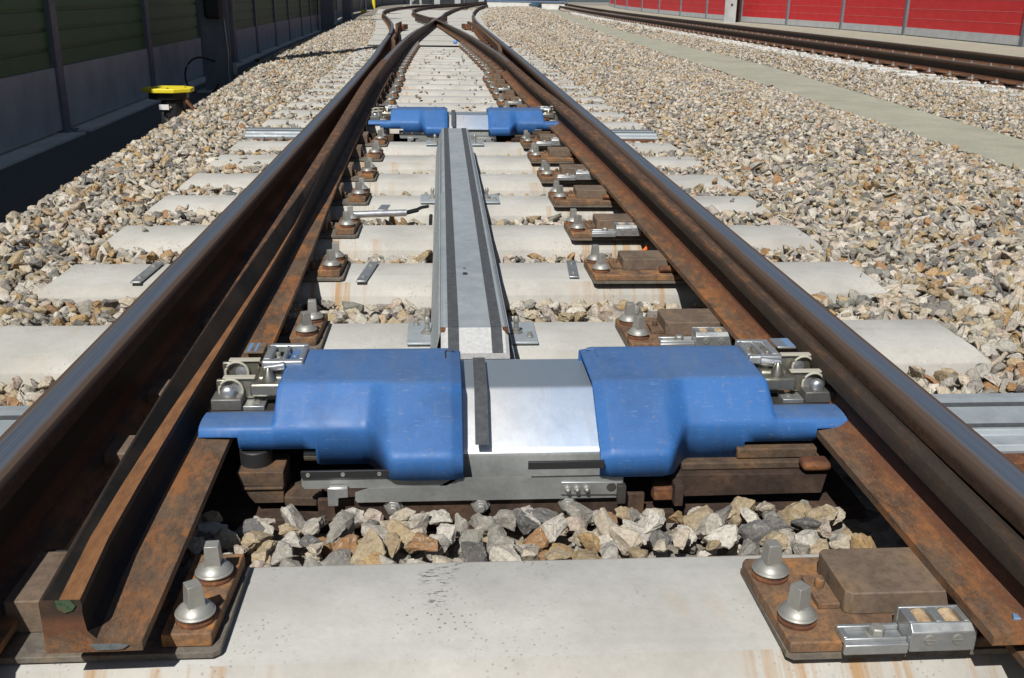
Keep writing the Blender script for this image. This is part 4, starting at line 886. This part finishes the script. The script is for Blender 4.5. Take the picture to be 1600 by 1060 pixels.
# ------------------------------------------------------------------ second track on the right
def rp2(off):
    out = []
    for y in list(np.arange(3, 30, 1.0))+list(np.arange(30, 108, 3.0)):
        s_ = (fFR(y+.1)-fFR(y-.1))/.2; n_ = math.hypot(1, s_); nx, ny = 1/n_, -s_/n_; x = fFR(y)+nx*off; out.append((x, y+ny*off, .028-.11+gf(y, x), nx, ny))
    return out
tag(sweep('track_rail', rp2(-1.507), lambda y: FULLP, MTONGF), 'nearer rail of the second track on the right', 'rail')
tag(sweep('track_rail', rp2(0), lambda y: FULLP, MTONGF), 'farther rail of the second track, closest to the red wall', 'rail')
def slp2(org):
    X, Y, Z = org; t = thing('concrete_sleeper', '', 'sleeper', org)
    mb = MB(); c = .03; x0, x1 = X-1.3, X+1.3; T = [(x0, Y-.11), (x1, Y-.11), (x1, Y+.11), (x0, Y+.11)]; B = [(x0-c, Y-.15), (x1+c, Y-.15), (x1+c, Y+.15), (x0-c, Y+.15)]
    V = [(x, y, Z) for x, y in T]+[(x, y, Z-.04) for x, y in B]+[(x, y, Z-.2) for x, y in B]
    mb.add(V, [(0, 1, 2, 3)]+[(a+i, a+4+i, a+4+(i+1) % 4, a+(i+1) % 4) for a in (0, 4) for i in range(4)]); mb.build('sleeper_body', MC2, t)
    for r_ in (-.7535, .7535):
        mb = MB(); mb.box(X+r_-.16, X+r_+.16, Y-.08, Y+.08, Z+.002, Z+.026); mb.build('rail_pad_plate', MRED, t)
        for s_ in (-1, 1):
            mb = MB(); mb.lathe((X+r_+s_*.115, Y, Z+.026), (0, 0, 1), [(.030, 0), (.026, .018), (.014, .022), (.012, .050)], 10); mb.build('clip_screw', MZINC, t)
    return t
s0 = None; y = 8.2; k = 0
while y < 62:
    xx = fFR(y)-.7535; loc = (xx, y, gf(y, xx)-.11)
    if s0 is None: s0 = slp2(loc); o = s0
    else: o = copy_tree(s0); o.location = loc
    o['label'] = 'pale concrete sleeper with screws under the second track on the right'; o['group'] = 'sleepers of the second track'
    y += .6; k += 1

# ------------------------------------------------------------------ noise barriers
def barrier(lab, posts, zb, zp, zt, mp, side, th=.12, waves=.16, foot=True, mpost=None, rib=False, mc=None):
    """posts: list of (x,y) from near to far; side +1 = boards face +x"""
    t = thing('noise_barrier', lab, 'barrier', (posts[0][0], posts[0][1], gf(posts[0][1])+zb))
    for i, (x, y) in enumerate(posts):
        z = gf(y, x if x > 0 else 0)
        mb = MB(); pw_ = .10 if rib else .075; mb.box(x-pw_, x+pw_, y-.07, y+.07, z+zb-.05, z+zt+.05); mb.box(x-.12, x+.12, y-.13, y+.13, z+zb-.03, z+zb+.02)
        mb.build('post', mpost or MMAST, t)
    for i in range(len(posts)-1):
        (x0, y0), (x1, y1) = posts[i], posts[i+1]; d = Vector((x1-x0, y1-y0, 0)); L = d.length; d /= L; n = Vector((d.y, -d.x, 0))*side
        a = Vector((x0, y0, 0))+d*.073; b = Vector((x1, y1, 0))-d*.073; ga, gb = gf(y0, max(0, x0)), gf(y1, max(0, x1))
        def slab(mb, o0, o1, z0, z1):
            P_ = [(a+n*o0, ga), (a+n*o1, ga), (b+n*o1, gb), (b+n*o0, gb)]
            mb.add([(p.x, p.y, h+z0) for p, h in P_]+[(p.x, p.y, h+z1) for p, h in P_], [(0, 3, 2, 1), (4, 5, 6, 7), (0, 1, 5, 4), (1, 2, 6, 5), (2, 3, 7, 6), (3, 0, 4, 7)])
        mb = MB(); slab(mb, -.05, .05, zb+.03, zp); mb.build('concrete_plinth', mc or MWALLC, t)
        mb = MB(); z = zp+.004
        while z < zt-.01:
            (slab(mb, -.04, .020, z, z+waves*.955), (setattr(mb, 'k', 1), slab(mb, -.04, .024, z+waves*.957, min(zt, z+waves)), setattr(mb, 'k', 0))) if rib else (slab(mb, -.04, .030, z, z+waves*.80), slab(mb, -.04, .014, z+waves*.80, min(zt, z+waves))); z += waves
        mb.build('board_panel', [mp, MREDL], t)
        if foot:
            mb = MB(); slab(mb, -.02, .24, zb-.05, zb+.012); mb.build('footing', MFOOT, t)
gp = [(-3.36, -1.0), (-3.36, 2.4), (-3.37, 5.7), (-3.42, 9.0), (-3.50, 12.1), (-3.62, 15.3), (-3.78, 18.5), (-3.96, 21.7), (-4.12, 25.2), (-4.28, 28.6), (-4.41, 32.1), (-4.54, 35.4), (-4.7, 39), (-4.9, 43), (-5.15, 47), (-5.4, 51), (-5.6, 55)]
barrier('dark green noise wall with a grey concrete base along the left side', gp, -.35, .20, 3.3, MGREENW, 1)
fp = [(-5.7, 55.5), (-6.1, 64), (-6.3, 73), (-6.1, 82), (-5.2, 91), (-3.6, 99), (-1.2, 107), (2.4, 115), (8, 124), (16, 133), (28, 141), (44, 147)]
barrier('blue grey noise wall curving to the right behind the crossing in the distance', fp, -.35, -.25, 3.4, MGREYW, 1, foot=False)
rq = [(14.0, 6), (14.05, 12), (14.1, 18), (14.2, 24.4), (14.65, 32.0), (14.7, 37.4), (14.4, 42.6), (14.0, 48), (13.9, 54), (13.9, 60), (13.9, 66), (13.95, 72), (14.3, 80), (14.9, 89), (16.2, 100), (19, 113)]
barrier('long bright red noise wall with a grey concrete base on the right', rq, -.20, .055, 3.4, MREDW, -1, waves=.28, foot=False, rib=True, mc=MWALLR)
# ------------------------------------------------------------------ masts
def mast(lab, x, y, w_, zb, h, mat, box=False, xg=0):
    z = gf(y, max(0, x)); t = thing('catenary_mast', lab, 'mast', (x, y, z+zb))
    mb = MB(); f = .018; d = w_*.95
    mb.box(x-w_/2, x+w_/2, y-d/2, y-d/2+f, z+zb, z+zb+h); mb.box(x-w_/2, x+w_/2, y+d/2-f, y+d/2, z+zb, z+zb+h); mb.box(x-.01, x+.01, y-d/2+f, y+d/2-f, z+zb, z+zb+h); mb.build('steel_column', mat, t)
    mb = MB(); mb.box(x-w_*.8, x+w_*.8, y-w_*.75, y+w_*.75, z+zb-.06, z+zb+.02); mb.build('base_plate', MWALLC, t, bevel=.01)
    return t
t1 = mast('wide grey steel mast on the left with a black box and a cable loop', -2.84, 13.0, .33, -.35, 7, MMAST)
z = gf(13); mb = MB(); mb.box(-2.93, -2.73, 12.70, 12.835, z+.52, z+.86); mb.build('black_box', MCABLE, t1, bevel=.03)
mb = MB(); pts = [(-2.86, 12.80, z+.02)]
for k in range(18):
    a = PI*.42+k*.27; pts.append((-3.02+.20*math.cos(a)*1.0, 12.72, z-.16+.22*math.sin(a)*1.05))
mb.tube(pts, .011, 8); mb.build('cable_loop', MCABLE, t1, smooth=60)
mb = MB(); mb.tube([(-2.72, 12.82, z+.5), (-2.70, 12.82, z+.1), (-2.715, 12.82, z-.1), (-2.69, 12.81, z-.30)], .009, 8); mb.box(-2.665, -2.625, 12.86, 12.92, z-.14, z+.0); mb.tube([(-2.645, 12.9, z-.12), (-2.640, 12.9, z-.36)], .006, 6); mb.build('conduit', MGALVD, t1)
mast('second grey steel mast on the left, in the distance', -4.25, 38.4, .44, -.35, 8, MMAST)
mast('third grey steel mast on the left, farthest along the green wall', -4.75, 52, .42, -.35, 8, MMAST)
t2 = mast('pale galvanised mast in front of the red wall', 12.95, 46.3, .42, -.2, 7, MWALLC)
z = gf(46.3, 5); mb = MB(); mb.box(12.90, 12.98, 46.07, 46.098, z+.55, z+.62); mb.build('small_plate', MCABLE, t2)
t = thing('rusty_post', 'brown rusty steel post standing before the red wall beside the pale mast', 'post', (13.65, 47.6, gf(47.6, 5)-.2))
z = gf(47.6, 5); mb = MB(); mb.box(13.54, 13.76, 47.5, 47.52, z-.2, z+3); mb.box(13.64, 13.66, 47.52, 47.70, z-.2, z+3); mb.box(13.54, 13.76, 47.70, 47.72, z-.2, z+3); mb.build('steel_column', MDKRUST, t)
for i, (x, y, wd) in enumerate(((-2.3, 92, .35), (-1.0, 92.2, .4), (1.6, 108, .6), (4.4, 117, .6), (6.4, 122, .6))):
    if i > 1: mast(['', '', 'pale post of the far wall, left of the white low wall', 'pale post of the far wall, just before the white low wall', 'pale post of the far wall nearest the white low wall'][i], x, y, wd, -.4, 6, MWALLC)
    elif i == 0:
        z = gf(y); t = thing('lattice_mast', 'pale lattice mast and steel leg standing behind the crossing', 'mast', (x, y, z))
        mb = MB()
        for dx in (-.45, .45): mb.cyl((x+dx, y, z-.3), (x+dx*.3, y, z+5), .11, 6)
        for k in range(5): mb.cyl((x-.4+.05*k, y, z+.2+k*.8), (x+.4-.05*k, y, z+.9+k*.8), .045, 5)
        mb.build('lattice_frame', MWALLC, t)
        mb = MB(); mb.box(x+1.6, x+2.1, y, y+.5, z-.4, z+6); mb.build('steel_column', MWALLC, t)
        mb = MB(); mb.box(x-.9, x+.6, y-6, y-5.6, z-.28, z-.02); mb.build('white_footing', MWHW, t)
z = gf(80); t = thing('yellow_pole', 'yellow pole with a white A-frame stand beyond the left masts', 'pole', (-5.15, 79, z-.3))
mb = MB(); mb.cyl((-5.15, 79, z-.35), (-5.15, 79, z+3), .13, 12); mb.build('pole_tube', MYEL, t, smooth=50)
mb = MB()
for dx in (-.22, .22): mb.cyl((-5.9+dx, 78.6, z-.3), (-5.9+dx*.3, 78.6, z+1.6), .05, 6)
mb.build('stand_legs', MWHW, t)
mb = MB(); mb.box(-6.1, -5.7, 78.3, 78.8, z-.42, z-.22); mb.build('yellow_foot', MYEL, t, bevel=.03)
# white low wall
z = gf(77, 5); t = thing('low_white_wall', 'low white wall with blue coping at the end of the stones, beside the far track', 'wall', (6.2, 77, z))
mb = MB(); mb.box(3.3, 6.70, 77.0, 77.3, z-.4, z+.30); mb.box(6.75, 9.05, 77.05, 77.35, z-.4, z+.30); mb.build('wall_face', MWHW, t)
mb = MB(); mb.box(3.25, 9.1, 76.95, 77.4, z+.302, z+.38); mb.build('coping', MBLUEP, t)
z = gf(76, 6); t = thing('dark_bag', 'small dark blue green bag leaning at the low white wall', 'bag', (6.9, 76.6, z))
mb = MB(); mb.v += []; V, Fc = hull_proto(rsp, 16, 1.2); mb.add([(6.9+p[0]*1.3, 76.6+p[1]*.6, z+.0+p[2]*.9) for p in V], [tuple(int(q) for q in f) for f in Fc]); mb.build('bag_body', M('bag_cloth', (.03, .07, .10), .7).m, t)
# ------------------------------------------------------------------ yellow topped device on the left
Xd, Yd = -2.26, 8.25; z = gf(Yd); zb = -.30
t = thing('track_marker', 'trackside device with a bright yellow octagonal cap on a dark body, left of the stones', 'device', (Xd, Yd, zb))
def octo(cx, cy, a, b, n=8, rot=PI/8): return [(cx+a*math.cos(2*PI*k/n+rot), cy+b*math.sin(2*PI*k/n+rot)) for k in range(n)]
mb = MB(); mb.prism(octo(Xd, Yd, .205, .17), .055, .088); cp = mb.build('yellow_cap', MYEL, t, bevel=.006)
mb = MB(); mb.lathe((Xd+.02, Yd-.10, .088), (0, 0, 1), [(.010, 0), (.010, .004)], 8); mb.lathe((Xd+.13, Yd+.02, .088), (0, 0, 1), [(.008, 0), (.008, .004)], 8); mb.lathe((Xd-.13, Yd+.03, .088), (0, 0, 1), [(.008, 0), (.008, .004)], 8); mb.build('cap_screw', MCABLE, cp)
mb = MB(); mb.prism(octo(Xd, Yd, .16, .13), .0, .054); mb.prism(octo(Xd+.03, Yd, .095, .10), -.14, -.001); mb.build('dark_housing', MCABLE, t, bevel=.008)
mb = MB(); mb.box(Xd-.055, Xd+.020, Yd-.112, Yd-.102, -.075, -.035); mb.build('white_label', MWLAB, t)
mb = MB(); mb.lathe((Xd+.032, Yd-.102, -.055), (0, -1, 0), [(.009, 0), (.008, .005)], 10); mb.build('round_button', MNYLON, t)
mb = MB(); mb.exty([(Xd-.075, -.36), (Xd-.02, -.36), (Xd+.00, -.10), (Xd-.06, -.10)], Yd-.06, Yd-.05); mb.box(Xd-.05, Xd+.05, Yd-.05, Yd+.05, -.40, -.14); mb.build('grey_bracket', MGALVC, t, bevel=.003)
mb = MB(); mb.tube([(Xd+.12, Yd-.05, .02), (Xd+.19, Yd-.06, -.06), (Xd+.20, Yd-.06, -.16), (Xd+.14, Yd-.06, -.24)], .016, 8); mb.build('brown_hose', MRED, t, smooth=60)
for ch in t.children_recursive:
    for v in ch.data.vertices: v.co.z += .012
t = thing('cable_box', 'small dark cable box on the ground in the shade of the green wall', 'box', (-2.95, 17.0, gf(17)-.36))
z = gf(17); mb = MB(); mb.prism(octo(-2.95, 17, .19, .15), z-.23, z-.19); mb.build('olive_lid', mk_rust('olive', (.05, .05, .02), (.08, .08, .03), (.10, .10, .04)), t, bevel=.006)
mb = MB(); mb.prism(octo(-2.95, 17, .13, .11), z-.37, z-.232); mb.build('box_body', MCABLE, t, bevel=.006)
mb = MB(); mb.tube([(-4.0, 15.0, gf(15)-.33), (-3.2, 15.05, gf(15)-.335), (-2.5, 15.1, gf(15)-.33)], .012, 6); tag(mb.build('ground_cable', MGALVD, org=(-3.2, 15, gf(15)-.34)), 'thin grey conduit crossing the dark path beside the mast', 'conduit')
for o in bpy.data.objects:
    if o.type == 'EMPTY' and not o.parent and o.get('label') == '': print('NOLABEL', o.name)
